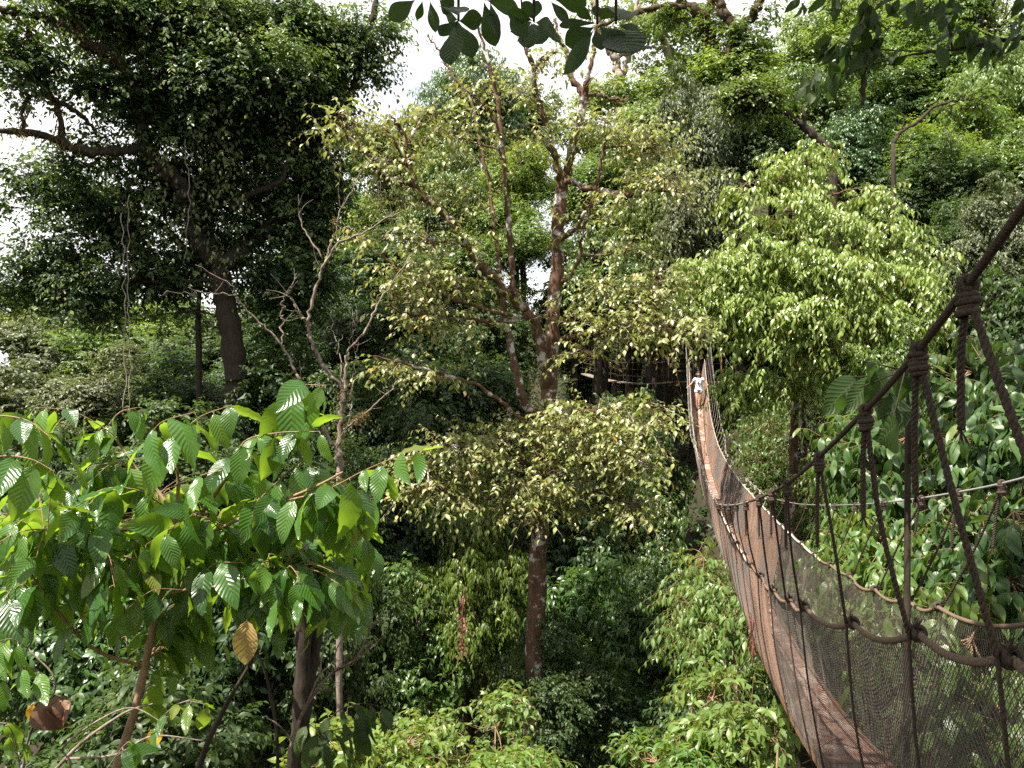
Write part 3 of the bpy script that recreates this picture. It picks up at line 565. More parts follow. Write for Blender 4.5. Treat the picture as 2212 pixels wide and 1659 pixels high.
LB = lobes_px([(300, 70, 27, 130, 80), (440, 90, 28, 150, 90), (590, 70, 28.5, 110, 80), (560, 170, 27.5, 140, 70), (430, 200, 27, 120, 70), (700, 120, 28.8, 80, 70, .5), (800, 60, 29, 70, 55, .5), (790, 150, 29, 45, 60, .45), (650, 190, 28.5, 90, 60), (250, 190, 25.8, 80, 60, .7),
  (60, 90, 24.2, 80, 60, .35), (25, 180, 24, 60, 70, .3), (110, 150, 24.6, 60, 50, .35), (40, 30, 24, 70, 40, .4), (200, 20, 25, 80, 40, .8), (230, 270, 26, 70, 50, .5), (340, 300, 27, 80, 60, .8), (480, 280, 28, 110, 80), (600, 290, 28.5, 110, 70), (560, 380, 28.5, 90, 60), (450, 400, 28.8, 80, 70, .9), (690, 330, 29, 60, 70, .7), (620, 430, 29.2, 70, 50, .8), (700, 420, 29.4, 50, 50, .8),
  (250, 430, 28, 100, 50, .45), (130, 420, 28, 100, 40, .35), (50, 450, 27.6, 70, 45, .3), (180, 510, 28, 110, 50, .5), (310, 540, 28, 90, 60, .6), (390, 480, 28, 70, 60, .8), (90, 560, 28, 90, 45, .5), (200, 610, 28, 110, 45, .45), (450, 540, 28.6, 70, 50, .8), (540, 590, 28.4, 60, 50, .8), (610, 540, 29, 70, 50, .9), (680, 500, 29.4, 50, 50, .8), (330, 610, 28, 100, 40, .7), (40, 620, 28, 80, 40, .8), (260, 340, 27, 90, 50, .5), (60, 380, 27.5, 70, 40, .4), (270, 480, 28, 80, 40, .5), (640, 600, 28.8, 90, 36, .6), (560, 500, 28.6, 80, 40, .6), (360, 420, 28, 80, 50, .5), (190, 670, 28, 110, 40, .35), (70, 660, 28, 90, 40, .4), (350, 680, 28, 90, 40, .35), (620, 660, 29, 90, 40, .5), (700, 250, 29, 60, 50, .5), (150, 360, 26.6, 60, 40, .4)])
TOP = [(-8.5, 21.5, 14, 2.6, 2.2, 1.2, 1), (-6.5, 19.5, 13.4, 2.4, 2.0, 1.1, 1), (-8.8, 18.2, 13.2, 2.4, 2.0, 1.1, 1), (-5.2, 22.5, 14.2, 2.2, 2.0, 1.1, 1)]  # unseen lobes above the view, added to shade the ravine
lead = curve([at(450, 240, 29), (-10, 27, 12.5), (-9.3, 24, 13.6), (-8, 21, 13.8), (-7, 19, 13.2)], 6); tube(g, lead, [.2, .16, .12, .09, .05], 8, rng, .1); sk.append(lead)
br = connect(g, sk, LB + TOP, rng, .07)
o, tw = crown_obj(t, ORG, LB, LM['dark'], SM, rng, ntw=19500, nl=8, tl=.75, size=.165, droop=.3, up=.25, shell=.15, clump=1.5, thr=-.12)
twig_lines(g, tw, .008, 2); twig_roots(g, tw, sk + br, .011, 6)
g.build('trunk', BK['dark'], t, ORG)
sel = [LB[k] for k in (0, 1, 2, 3, 5, 6, 8, 10, 11, 13, 14)]; crown_obj(t, ORG, TOP, LM['mossy'], SM, rng, ntw=3000, nl=8, tl=.9, size=.2, shell=.1, clump=1.2, thr=-.2, flat=.25)[0].name = 'added_shade_canopy'; up = [(a, b, c + rz * .45, rx, ry, rz * .6, w_) for a, b, c, rx, ry, rz, w_ in sel]
crown_obj(t, ORG, up, LM['lime'], SM, rng, ntw=3300, nl=8, tl=.8, size=.145, droop=.35, up=.2, shell=.5, clump=2.0, thr=.0, flat=.3, nout=.9, hang=.6)[0].name = 'lit_upper_crown'  # lighter leaf colour puts the light from above into the crown top
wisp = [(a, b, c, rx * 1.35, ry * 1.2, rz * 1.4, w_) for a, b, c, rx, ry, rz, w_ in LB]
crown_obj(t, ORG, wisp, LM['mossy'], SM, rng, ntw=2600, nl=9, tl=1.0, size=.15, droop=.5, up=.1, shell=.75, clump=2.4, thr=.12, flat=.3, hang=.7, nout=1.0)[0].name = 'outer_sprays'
# moss hanging on the big limbs
gm = Geo(); pts = np.concatenate([sk[1][40:], sk[2], sk[3][8:], sk[4], sk[5]]); q = pts[rng.integers(0, len(pts), 2600)] + .11 * rng.standard_normal((2600, 3)) * np.array([1, 1, .7]); put_leaves(gm, SM, q, -UP + .5 * rng.standard_normal((2600, 3)), rng.standard_normal((2600, 3)), .09 + .10 * rng.random(2600), .5, rng); gm.build('moss', LM['moss'], t, ORG, False)
gm = Geo(); q = at(400, 330, 26.2) + rng.standard_normal((420, 3)) * np.array([1.3, .4, 2.2]); q2 = q - UP * (rng.random((420, 1)) * .9); put_leaves(gm, MD, q2, -UP + .35 * rng.standard_normal((420, 3)), np.array([0, -1, .5]) + .5 * rng.standard_normal((420, 3)), .17, 1.0, rng); gm.build('climber_leaves', LM['olive'], t, ORG)

# ---- middle tree with olive yellow tiers
rng = np.random.default_rng(21); YM = 18.0
bx = at(1150, 1600, YM); ORG = (bx[0] - .1, YM, float(gh(bx[0], YM)))
t = thing('tiered_tree', 'tall middle tree with spotted red-brown trunk and flat tiers of olive yellow leaves', 'tree', ORG)
g = Geo(); sk = []
def T_(rows, r, **k): return trace([(a, b, YM + d) for a, b, d in rows], r, **k)
T_([(1143, 2050, 0), (1146, 1800, 0), (1150, 1600, 0), (1156, 1400, 0), (1163, 1200, 0), (1172, 1020, 0), (1185, 900, 0), (1188, 800, .1), (1194, 690, .2), (1203, 584, .3), (1206, 505, .3), (1213, 425, .4), (1219, 383, .4)], [.27, .24, .225, .215, .205, .20, .185, .17, .16, .155, .15, .145, .13], sides=12, rough=.05)
T_([(1219, 383, .4), (1236, 319, .4), (1256, 240, .5), (1260, 205, .5), (1230, 161, .6), (1227, 118, .6), (1209, 87, .6), (1200, 40, .7)], [.12, .10, .09, .085, .07, .055, .045, .03], rough=.1)
T_([(1258, 225, .5), (1267, 177, .4), (1283, 108, .3), (1290, 50, .3)], [.075, .06, .045, .03]); T_([(1258, 215, .5), (1285, 204, .7), (1325, 216, .9), (1360, 214, 1)], [.05, .045, .04, .02])
T_([(1216, 400, .4), (1198, 335, .2), (1177, 267, 0), (1156, 192, -.2), (1150, 140, -.3), (1124, 76, -.4), (1118, 20, -.4)], [.10, .09, .08, .07, .06, .045, .03], rough=.12)
T_([(1152, 150, -.3), (1175, 125, -.2), (1205, 110, 0)], [.05, .045, .03], rough=.2)
T_([(1180, 915, 0), (1150, 890, -.4), (1124, 849, -.5), (1108, 769, -.5), (1097, 711, -.5), (1085, 640, -.5), (1078, 590, -.5)], [.12, .115, .10, .085, .075, .06, .05], sides=9)
T_([(1184, 850, 0), (1178, 796, -.1), (1161, 706, -.3), (1135, 669, -.5), (1082, 616, -.8), (1029, 563, -1.1), (997, 499, -1.3), (955, 457, -1.5), (896, 399, -1.7), (875, 309, -1.8), (870, 285, -1.8), (846, 250, -1.9)], [.14, .13, .12, .11, .10, .095, .09, .08, .07, .05, .04, .02], sides=9, rough=.14)
T_([(896, 399, -1.7), (860, 389, -1.8), (828, 383, -1.9), (796, 341, -2), (754, 293, -2.1), (725, 262, -2.1)], [.06, .06, .055, .04, .03, .015], rough=.15)
T_([(877, 320, -1.8), (910, 260, -1.7), (944, 214, -1.6)], [.04, .035, .015]); T_([(884, 380, -1.7), (850, 300, -2), (832, 275, -2)], [.035, .03, .012])
T_([(1112, 645, -.7), (1108, 610, -.8), (1103, 505, -.9), (1092, 425, -1), (1082, 277, -1), (1068, 182, -1), (1045, 97, -1), (1030, 40, -1)], [.075, .07, .065, .06, .05, .045, .03, .02], rough=.1)
T_([(1085, 300, -1), (1060, 250, -1.3), (1035, 215, -1.5), (1000, 190, -1.6)], [.03, .025, .02, .012])
T_([(1080, 615, -.8), (1076, 560, -.6), (1060, 425, -.3), (1039, 319, -.1), (1023, 229, 0), (976, 161, .1), (949, 113, .2), (923, 76, .2)], [.05, .045, .042, .04, .035, .03, .022, .012], rough=.1)
T_([(1207, 520, .3), (1225, 508, 0), (1246, 494, -.3), (1270, 450, -.5), (1283, 425, -.5), (1304, 319, -.6), (1306, 266, -.6)], [.055, .05, .045, .04, .035, .03, .015]); T_([(1206, 615, .3), (1240, 585, 0), (1262, 500, -.3), (1281, 430, -.5)], [.05, .045, .035, .025])
T_([(1214, 392, .4), (1240, 395, .1), (1272, 407, -.2), (1346, 417, -.6), (1415, 412, -1), (1505, 418, -1.4)], [.075, .07, .065, .05, .03, .012], rough=.2)
T_([(1165, 930, 0), (1134, 912, -.4), (1103, 886, -.8), (1050, 843, -1.2), (976, 812, -1.6), (886, 790, -2), (806, 769, -2.3)], [.06, .05, .045, .04, .032, .025, .01], rough=.12)
T_([(1170, 1120, 0), (1215, 1085, -.5), (1252, 1040, -.9), (1262, 960, -1.1), (1245, 880, -1.2)], [.055, .05, .045, .04, .02]); T_([(1254, 1035, -.9), (1330, 985, -1.4), (1410, 920, -1.9), (1460, 895, -2.1)], [.04, .035, .03, .012])
T_([(1164, 1160, 0), (1090, 1085, -.8), (990, 1070, -1.4), (905, 1045, -1.9), (880, 1080, -2)], [.05, .045, .035, .025, .012]); T_([(1175, 1010, 0), (1080, 990, -.7), (960, 960, -1.3), (900, 965, -1.6)], [.05, .04, .03, .012])
T_([(1190, 735, .2), (1290, 720, -.5), (1400, 700, -1.2), (1510, 715, -1.8)], [.06, .05, .035, .012]); T_([(1120, 690, -.5), (1000, 690, -1.2), (880, 680, -1.8), (800, 640, -2.1)], [.05, .04, .03, .012]); T_([(1150, 690, -.4), (1000, 655, -1.4), (860, 580, -2), (780, 520, -2.2)], [.045, .04, .03, .012])
LB = lobes_px([(760, 265, 15.9, 75, 26), (860, 300, 16.2, 90, 40, .7), (840, 350, 16, 70, 30, .8), (940, 250, 16.4, 80, 32, .6), (1000, 300, 16.8, 80, 50, .5), (1060, 180, 17.2, 80, 45, .5), (1130, 200, 17.6, 70, 50, .6), (1180, 120, 17.6, 50, 36, .4), (1280, 170, 18, 70, 40, .5), (1330, 290, 17.6, 90, 50, .8), (1400, 310, 17.2, 70, 50, .8), (1430, 390, 16.8, 90, 32, .8), (1340, 420, 17.2, 70, 28, .6), (1250, 270, 18, 60, 40, .5), (1130, 300, 17.4, 60, 40, .5),
  (860, 430, 16.2, 70, 36, .6), (840, 500, 15.9, 90, 22), (940, 520, 16.4, 90, 26, .7), (1010, 430, 17, 70, 40, .5), (1050, 520, 17, 60, 30, .5), (900, 590, 16.2, 80, 26), (990, 620, 16.6, 80, 30, .8), (850, 640, 15.9, 80, 30), (900, 690, 16.2, 90, 30), (1010, 700, 17, 80, 30, .7), (1280, 480, 17.6, 70, 40, .6), (1350, 540, 17.2, 80, 36, .7), (1310, 620, 17.4, 80, 36, .7), (1420, 610, 16.8, 70, 36, .7), (1230, 680, 17.6, 60, 28, .7), (1330, 700, 17, 90, 34), (1440, 710, 16.4, 90, 34), (1400, 655, 16.8, 70, 26, .7), (1260, 760, 17.2, 60, 20, .6),
  (860, 788, 16, 60, 14, .7), (950, 812, 16.3, 70, 14, .8),
  (930, 1010, 16.5, 60, 50), (1000, 970, 16.8, 90, 42), (960, 1060, 16.5, 90, 38), (1070, 1040, 17, 90, 55), (1080, 950, 17.2, 80, 50), (1180, 1040, 16.6, 70, 45), (1220, 920, 16.8, 80, 50), (1290, 890, 16.6, 90, 40), (1370, 920, 16.2, 80, 40), (1300, 980, 16.5, 90, 50), (1390, 1000, 16.2, 60, 50, .8), (1270, 1070, 16.8, 70, 40, .8), (1360, 1090, 16.4, 60, 40, .7), (1420, 880, 16, 40, 24, .6), (1130, 1090, 16.8, 70, 24, .8)])
br = connect(g, sk, LB, rng, .035, .008)
o, tw = crown_obj(t, ORG, LB, LM['pale'], MD, rng, ntw=2700, nl=7, tl=.62, size=.115, droop=.35, up=.1, shell=.1, hang=.55, clump=2.6, thr=-.35, flat=.25, jit=.34)
twig_lines(g, tw, .005, 1); twig_roots(g, tw, sk + br, .008, 3)
g.build('trunk', BK['brown'], t, ORG)
gm = Geo(); pts = np.concatenate([C[::2] for C in sk[1:16]]); k = 1700; q = pts[rng.integers(0, len(pts), k)] + .055 * rng.standard_normal((k, 3)); put_leaves(gm, SM, q, -UP * .7 + .6 * rng.standard_normal((k, 3)), rng.standard_normal((k, 3)), .06 + .06 * rng.random(k), .5, rng); gm.build('moss', LM['moss'], t, ORG, False)
for (a, b, d, n_, s_) in ((1000, 520, -1.3, 16, .42), (1010, 545, -1.2, 12, .32), (1238, 560, .2, 14, .45), (1204, 540, .1, 12, .3), (1178, 890, -.2, 12, .35), (1240, 880, -1.2, 8, .25), (1195, 780, -.1, 10, .35)):
    gm = Geo(); c = at(a, b, YM + d); th = rng.random(n_) * 6.28; dd = np.stack([np.cos(th) * .6, np.sin(th) * .6, .3 + .9 * rng.random(n_)], 1); put_leaves(gm, LANCE, np.repeat(c[None], n_, 0), dd, UP - dd * .3 + .2 * rng.standard_normal((n_, 3)), s_ * (.7 + .5 * rng.random(n_)), .5, rng); gm.build('perched_fern', LM['lime'], t, ORG)

# ---- bare dead tree on the left of the middle
rng = np.random.default_rng(31); YD = 13.0; c = at(733, 1400, YD); ORG = (c[0], YD, float(gh(c[0], YD)))
t = thing('dead_tree', 'leafless forked dead tree rising behind the big veined leaves', 'tree', ORG)
g = Geo(); sk = []
def D_(rows, r, **k): return trace([(a, b, YD + d) for a, b, d in rows], [x * .60 for x in r], **k)
D_([(733, 2250, 0), (733, 1600, 0), (735, 1200, 0), (732, 1040, 0), (733, 960, 0), (740, 880, 0), (744, 840, 0)], [.10, .09, .08, .075, .075, .065, .06], rough=.16)
D_([(744, 845, 0), (705, 800, -.1), (675, 742, -.2), (664, 706, -.2), (671, 668, -.2), (688, 605, -.2), (699, 576, -.2), (728, 530, -.3), (790, 500, -.5), (840, 470, -.7), (886, 452, -.9)], [.06, .055, .05, .046, .04, .036, .034, .03, .026, .02, .010], n=6, wob=.012)
D_([(699, 580, -.2), (709, 545, -.1), (727, 490, 0), (736, 455, .1), (760, 410, .2), (795, 350, .3), (806, 320, .3)], [.028, .024, .02, .017, .014, .009, .005], n=6, wob=.01); D_([(697, 560, -.2), (664, 505, -.1), (647, 470, 0), (645, 420, 0)], [.02, .017, .014, .008], n=6, wob=.01)
D_([(664, 706, -.2), (650, 680, -.3), (628, 643, -.4)], [.035, .03, .022]); D_([(744, 845, 0), (748, 790, .1), (752, 760, .1), (790, 712, .2), (815, 660, .3), (860, 590, .4), (905, 530, .5), (925, 508, .5)], [.045, .04, .034, .028, .024, .018, .012, .005], n=6, wob=.012)
D_([(640, 808, -.4), (608, 745, -.5), (560, 695, -.6), (515, 650, -.7), (497, 615, -.8), (422, 572, -.9)], [.035, .03, .026, .02, .014, .005], n=6, wob=.01); D_([(735, 990, 0), (700, 930, 0), (670, 870, -.2), (640, 808, -.4)], [.05, .05, .042, .036])
D_([(612, 752, -.5), (611, 700, -.5), (609, 665, -.5), (616, 640, -.5), (634, 610, -.5)], [.022, .02, .017, .014, .007]); D_([(506, 637, -.7), (445, 632, -.8), (362, 628, -.9)], [.012, .009, .003]); D_([(740, 830, 0), (735, 775, .1), (722, 720, .2), (715, 670, .2)], [.016, .013, .01, .004])
D_([(728, 968, -.1), (752, 905, -.2), (758, 870, -.2), (765, 800, -.2), (775, 740, -.2)], [.014, .013, .011, .009, .004]); D_([(750, 780, .1), (760, 730, .1), (778, 690, 0)], [.01, .008, .003])
D_([(741, 930, 0), (760, 915, -.2), (790, 893, -.4), (825, 860, -.6), (851, 840, -.7)], [.034, .034, .030, .024, .016], n=6, wob=.006); D_([(800, 498, -.5), (812, 455, -.5), (822, 410, -.5)], [.010, .008, .003]); D_([(850, 462, -.7), (830, 470, -.7)], [.006, .004])
for k in range(60):
    C = sk[rng.integers(1, len(sk))]; p = C[rng.integers(len(C) // 3, len(C))]; e = p + rng.standard_normal(3) * .16 + UP * .16; tube(g, curve([p, (p + e) / 2 + .02 * rng.standard_normal(3), e], 3), [.006, .002], 4)
g.build('trunk', BK['dead'], t, ORG)
gm = Geo(); q = np.concatenate([at(764, 912, YD - .22) + (at(792, 893, YD - .4) - at(764, 912, YD - .22)) * rng.random((420, 1)) + .035 * rng.standard_normal((420, 3)), sk[0][-14:][rng.integers(0, 14, 380)] + .07 * rng.standard_normal((380, 3)), at(722, 478, 13) + .04 * rng.standard_normal((60, 3))])
put_leaves(gm, SM, q, rng.standard_normal((len(q), 3)) - UP * .6, rng.standard_normal((len(q), 3)), .03 + .03 * rng.random(len(q)), .5, rng); gm.build('moss', LM['moss'], t, ORG, False)

# ---- bright drooping tree beside the bridge
rng = np.random.default_rng(41); YR = 22.0; c = at(1718, 1040, YR); ORG = (c[0], YR, float(gh(c[0], YR)))
t = thing('drooping_tree', 'bright sunlit tree with drooping sprays just right of the bridge', 'tree', ORG)
g = Geo(); sk = []
def R_(rows, r, **k): return trace([(a, b, YR + d) for a, b, d in rows], r, **k)
sk.append(curve([np.array(ORG) - UP * .3, at(1716, 1150, YR), at(1714, 1000, YR), at(1718, 850, YR), at(1722, 700, YR), at(1730, 550, YR), at(1738, 420, YR), at(1742, 330, YR)], 6)); tube(g, sk[-1], [.16, .14, .125, .115, .10, .08, .05, .02], 9, rng, .06)
trace([(1742, 1150, YR + .4), (1740, 1000, YR + .3), (1736, 880, YR + .2), (1760, 760, YR), (1800, 640, YR - .3), (1850, 520, YR - .5)], [.085, .08, .075, .06, .045, .02]); trace([(1742, 1500, YR + .4), (1742, 1150, YR + .4)], [.09, .085])
for rows in ([(1720, 760, 0), (1650, 700, -.8), (1560, 680, -1.4), (1480, 640, -1.8)], [(1722, 680, 0), (1800, 600, -.6), (1900, 540, -1), (2000, 540, -1.2)], [(1720, 720, 0), (1820, 720, -1), (1950, 690, -1.6), (2030, 650, -1.8)], [(1728, 580, 0), (1660, 520, -.8), (1600, 480, -1)], [(1734, 480, 0), (1690, 420, -.7), (1620, 370, -1)], [(1736, 460, 0), (1800, 420, -.6), (1880, 400, -.8)], [(1719, 830, 0), (1800, 800, -1.2), (1880, 800, -1.8), (1960, 760, -2)], [(1720, 800, 0), (1650, 780, -1.2), (1600, 800, -1.6)], [(1724, 640, 0), (1740, 600, -1.2), (1760, 560, -2)]): R_(rows, [.045, .035, .022, .010])
LB = lobes_px([(1740, 345, 21.6, 60, 36), (1690, 385, 21.2, 40, 30), (1615, 400, 21, 30, 36), (1785, 400, 21.3, 40, 30), (1880, 420, 21.4, 36, 22), (1600, 850, 20.8, 40, 30), (1900, 830, 20.6, 50, 34), (1680, 845, 20.6, 40, 20), (1690, 460, 20.6, 80, 50), (1610, 500, 21, 50, 40), (1800, 490, 20.6, 80, 46), (1890, 490, 21, 60, 36), (1940, 530, 21, 55, 34), (1990, 560, 21.2, 45, 40), (1680, 560, 20.4, 100, 55), (1580, 590, 20.8, 70, 50), (1800, 590, 20, 100, 55), (1920, 610, 20.4, 90, 50), (2005, 630, 20.8, 40, 50), (1500, 590, 20.6, 45, 36), (1500, 650, 20.4, 50, 36), (1600, 670, 20.4, 80, 45), (1720, 670, 20, 100, 50), (1850, 690, 20, 90, 50), (1960, 700, 20.4, 70, 50), (1640, 750, 20.6, 80, 40), (1760, 750, 20, 80, 40), (1860, 770, 20.2, 80, 36), (1940, 770, 20.6, 60, 36), (1620, 810, 20.8, 55, 34), (1700, 830, 21, 60, 30), (1800, 830, 20.8, 70, 30), (1540, 630, 20.4, 40, 30), (1960, 650, 20.2, 50, 40)])
LB = [(a, b, c, rx_, ry_, rz_ * .72, w_) for a, b, c, rx_, ry_, rz_, w_ in LB]
br = connect(g, sk, LB, rng, .035, .008)
o, tw = crown_obj(t, ORG, LB, LM['hang'], MD, rng, ntw=4000, nl=9, tl=.66, size=.165, droop=.62, up=.25, shell=.30, hang=.85, spread=.55, along=.35, clump=2.8, thr=-.02, wid=.72, jit=.26)
twig_lines(g, tw, .005, 2); twig_roots(g, tw, sk + br, .008, 5)
g.build('trunk', BK['brown'], t, ORG)

# ------------------------------------------------------------------ the forest behind: a few kinds of tree, copied tree by tree
def proto_crown(name, seed, mat, tmpl, nlobe, lob, squash=1.1, **k):
    rng = np.random.default_rng(seed); u = nrm(rng.standard_normal((nlobe, 3))); rr = .25 + .72 * rng.random(nlobe) ** .7
    c = u * rr[:, None] * 3.1 * np.array([1, 1, squash]); c[:, 2] -= .35 * np.hypot(c[:, 0], c[:, 1]) * rng.random(nlobe)
    L_ = [(*c[i], lob * (.55 + .75 * rng.random()), lob * (.55 + .75 * rng.random()), lob * (.45 + .65 * rng.random()), 1.0) for i in range(nlobe)]
    k.setdefault('nout', .7); g = Geo(); pos, d, n, sz, wd, rn, tw = sprays(rng, L_, **k); put_leaves(g, tmpl, pos, d, n, sz, wd, rng, rn); twig_lines(g, tw, .009, 3)
    me = g.build('crown', mat).data; o = bpy.data.objects['crown'] if False else [x for x in COL.objects if x.data == me][0]; bpy.data.objects.remove(o); me.name = name
    g = Geo(); C = curve([(0, 0, -24), (.2, .1, -14), (-.1, 0, -6), (0, 0, -1.5), (.1, 0, 1.2)], 8); C[1:-1] += .05 * rng.standard_normal((len(C) - 2, 3)); tube(g, C, [.34, .30, .25, .20, .07], 9, rng, .08)
    for l in L_: 
        a = C[-1 - rng.integers(1, 14)]; e = np.array(l[:3]); tube(g, curve([a, (a + e) / 2 + np.array([0, 0, .25]) + .2 * rng.standard_normal(3), e], 5), [.09, .06, .018], 5, rng, .1)
    o = g.build('trunk', BK['dark']); tm = o.data; bpy.data.objects.remove(o); return me, tm
PR = {
 'round': proto_crown('round', 1, LM['mid'], SM, 26, 1.25, ntw=5000, nl=8, tl=.7, size=.18, shell=.45, clump=1.7, thr=-.2),
 'dense': proto_crown('dense', 2, LM['dark'], SM, 30, 1.2, ntw=5000, nl=8, tl=.65, size=.18, shell=.4, clump=1.9, thr=-.2),
 'droop': proto_crown('droop', 3, LM['mid'], MD, 24, 1.2, ntw=3400, nl=8, tl=.75, size=.20, shell=.45, droop=.6, hang=.85, spread=.5, along=.4, wid=.75, clump=1.8, thr=-.2, jit=.22),
 'tier':  proto_crown('tier', 4, LM['lime'], SM, 30, 1.3, squash=.55, ntw=3600, nl=9, tl=.85, size=.16, shell=.2, droop=.25, hang=.2, flat=.15, up=.05, clump=1.7, thr=-.1),
 'loose': proto_crown('loose', 5, LM['lime'], MD, 22, 1.15, ntw=2700, nl=7, tl=.8, size=.18, shell=.3, clump=1.5, thr=-.05),
 'vine':  proto_crown('vine', 6, LM['olive'], SM, 34, 1.1, squash=1.0, ntw=4600, nl=8, tl=.6, size=.165, shell=.5, droop=.7, hang=.7, clump=2.2, thr=-.15),
 'under': proto_crown('under', 7, LM['gloss'], MD, 26, 1.2, ntw=1950, nl=7, tl=.7, size=.27, shell=.35, hang=.6, wid=.95, clump=1.9, thr=-.1, jit=.35),
}
rf = np.random.default_rng(77)
def far_tree(px, py, Y, rx, rz, kind, mat, name, label, group, cat='tree', trunk=True):
    if group in (DW, LB_): rx *= 1.22; rz *= 1.5
    elif group == FL: py -= 32; rz *= 1.5; rx *= 1.2
    elif group == HS: rx *= 1.3; rz *= 1.4
    else: rx *= 1.1; rz *= 1.25
    cm, tm = PR[kind]; c = at(px, py, Y); k = Y / F; sx = rx * k * 1.12 / 3.6; sz_ = rz * k * 1.12 / (3.4 if kind != 'tier' else 2.5); z0 = float(gh(c[0], Y))
    t = thing(name, label, cat, (c[0], Y, z0), group)
    o = bpy.data.objects.new('crown', cm); COL.objects.link(o); o.parent = t; o.location = (0, 0, c[2] - z0); o.scale = (sx, sx * .95, sz_); o.rotation_euler = (0, 0, rf.random() * 6.28)
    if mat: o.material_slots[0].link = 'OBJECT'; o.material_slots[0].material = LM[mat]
    if trunk:
        o2 = bpy.data.objects.new('trunk', tm); COL.objects.link(o2); o2.parent = t; o2.location = (0, 0, c[2] - z0); q = min(1.0, .55 * sx + .4); o2.scale = (sx * .9, sx * .9, max(1.0 * sz_, .5)); o2.rotation_euler = (0, 0, rf.random() * 6.28)
    return t
HS, CB, DW, FL, LB_ = 'trees on the hillside above the bridge', 'trees standing behind the middle tree', 'dark understorey trees in the ravine', 'pale trees beyond the mossy tree', 'bushy trees below the mossy tree'
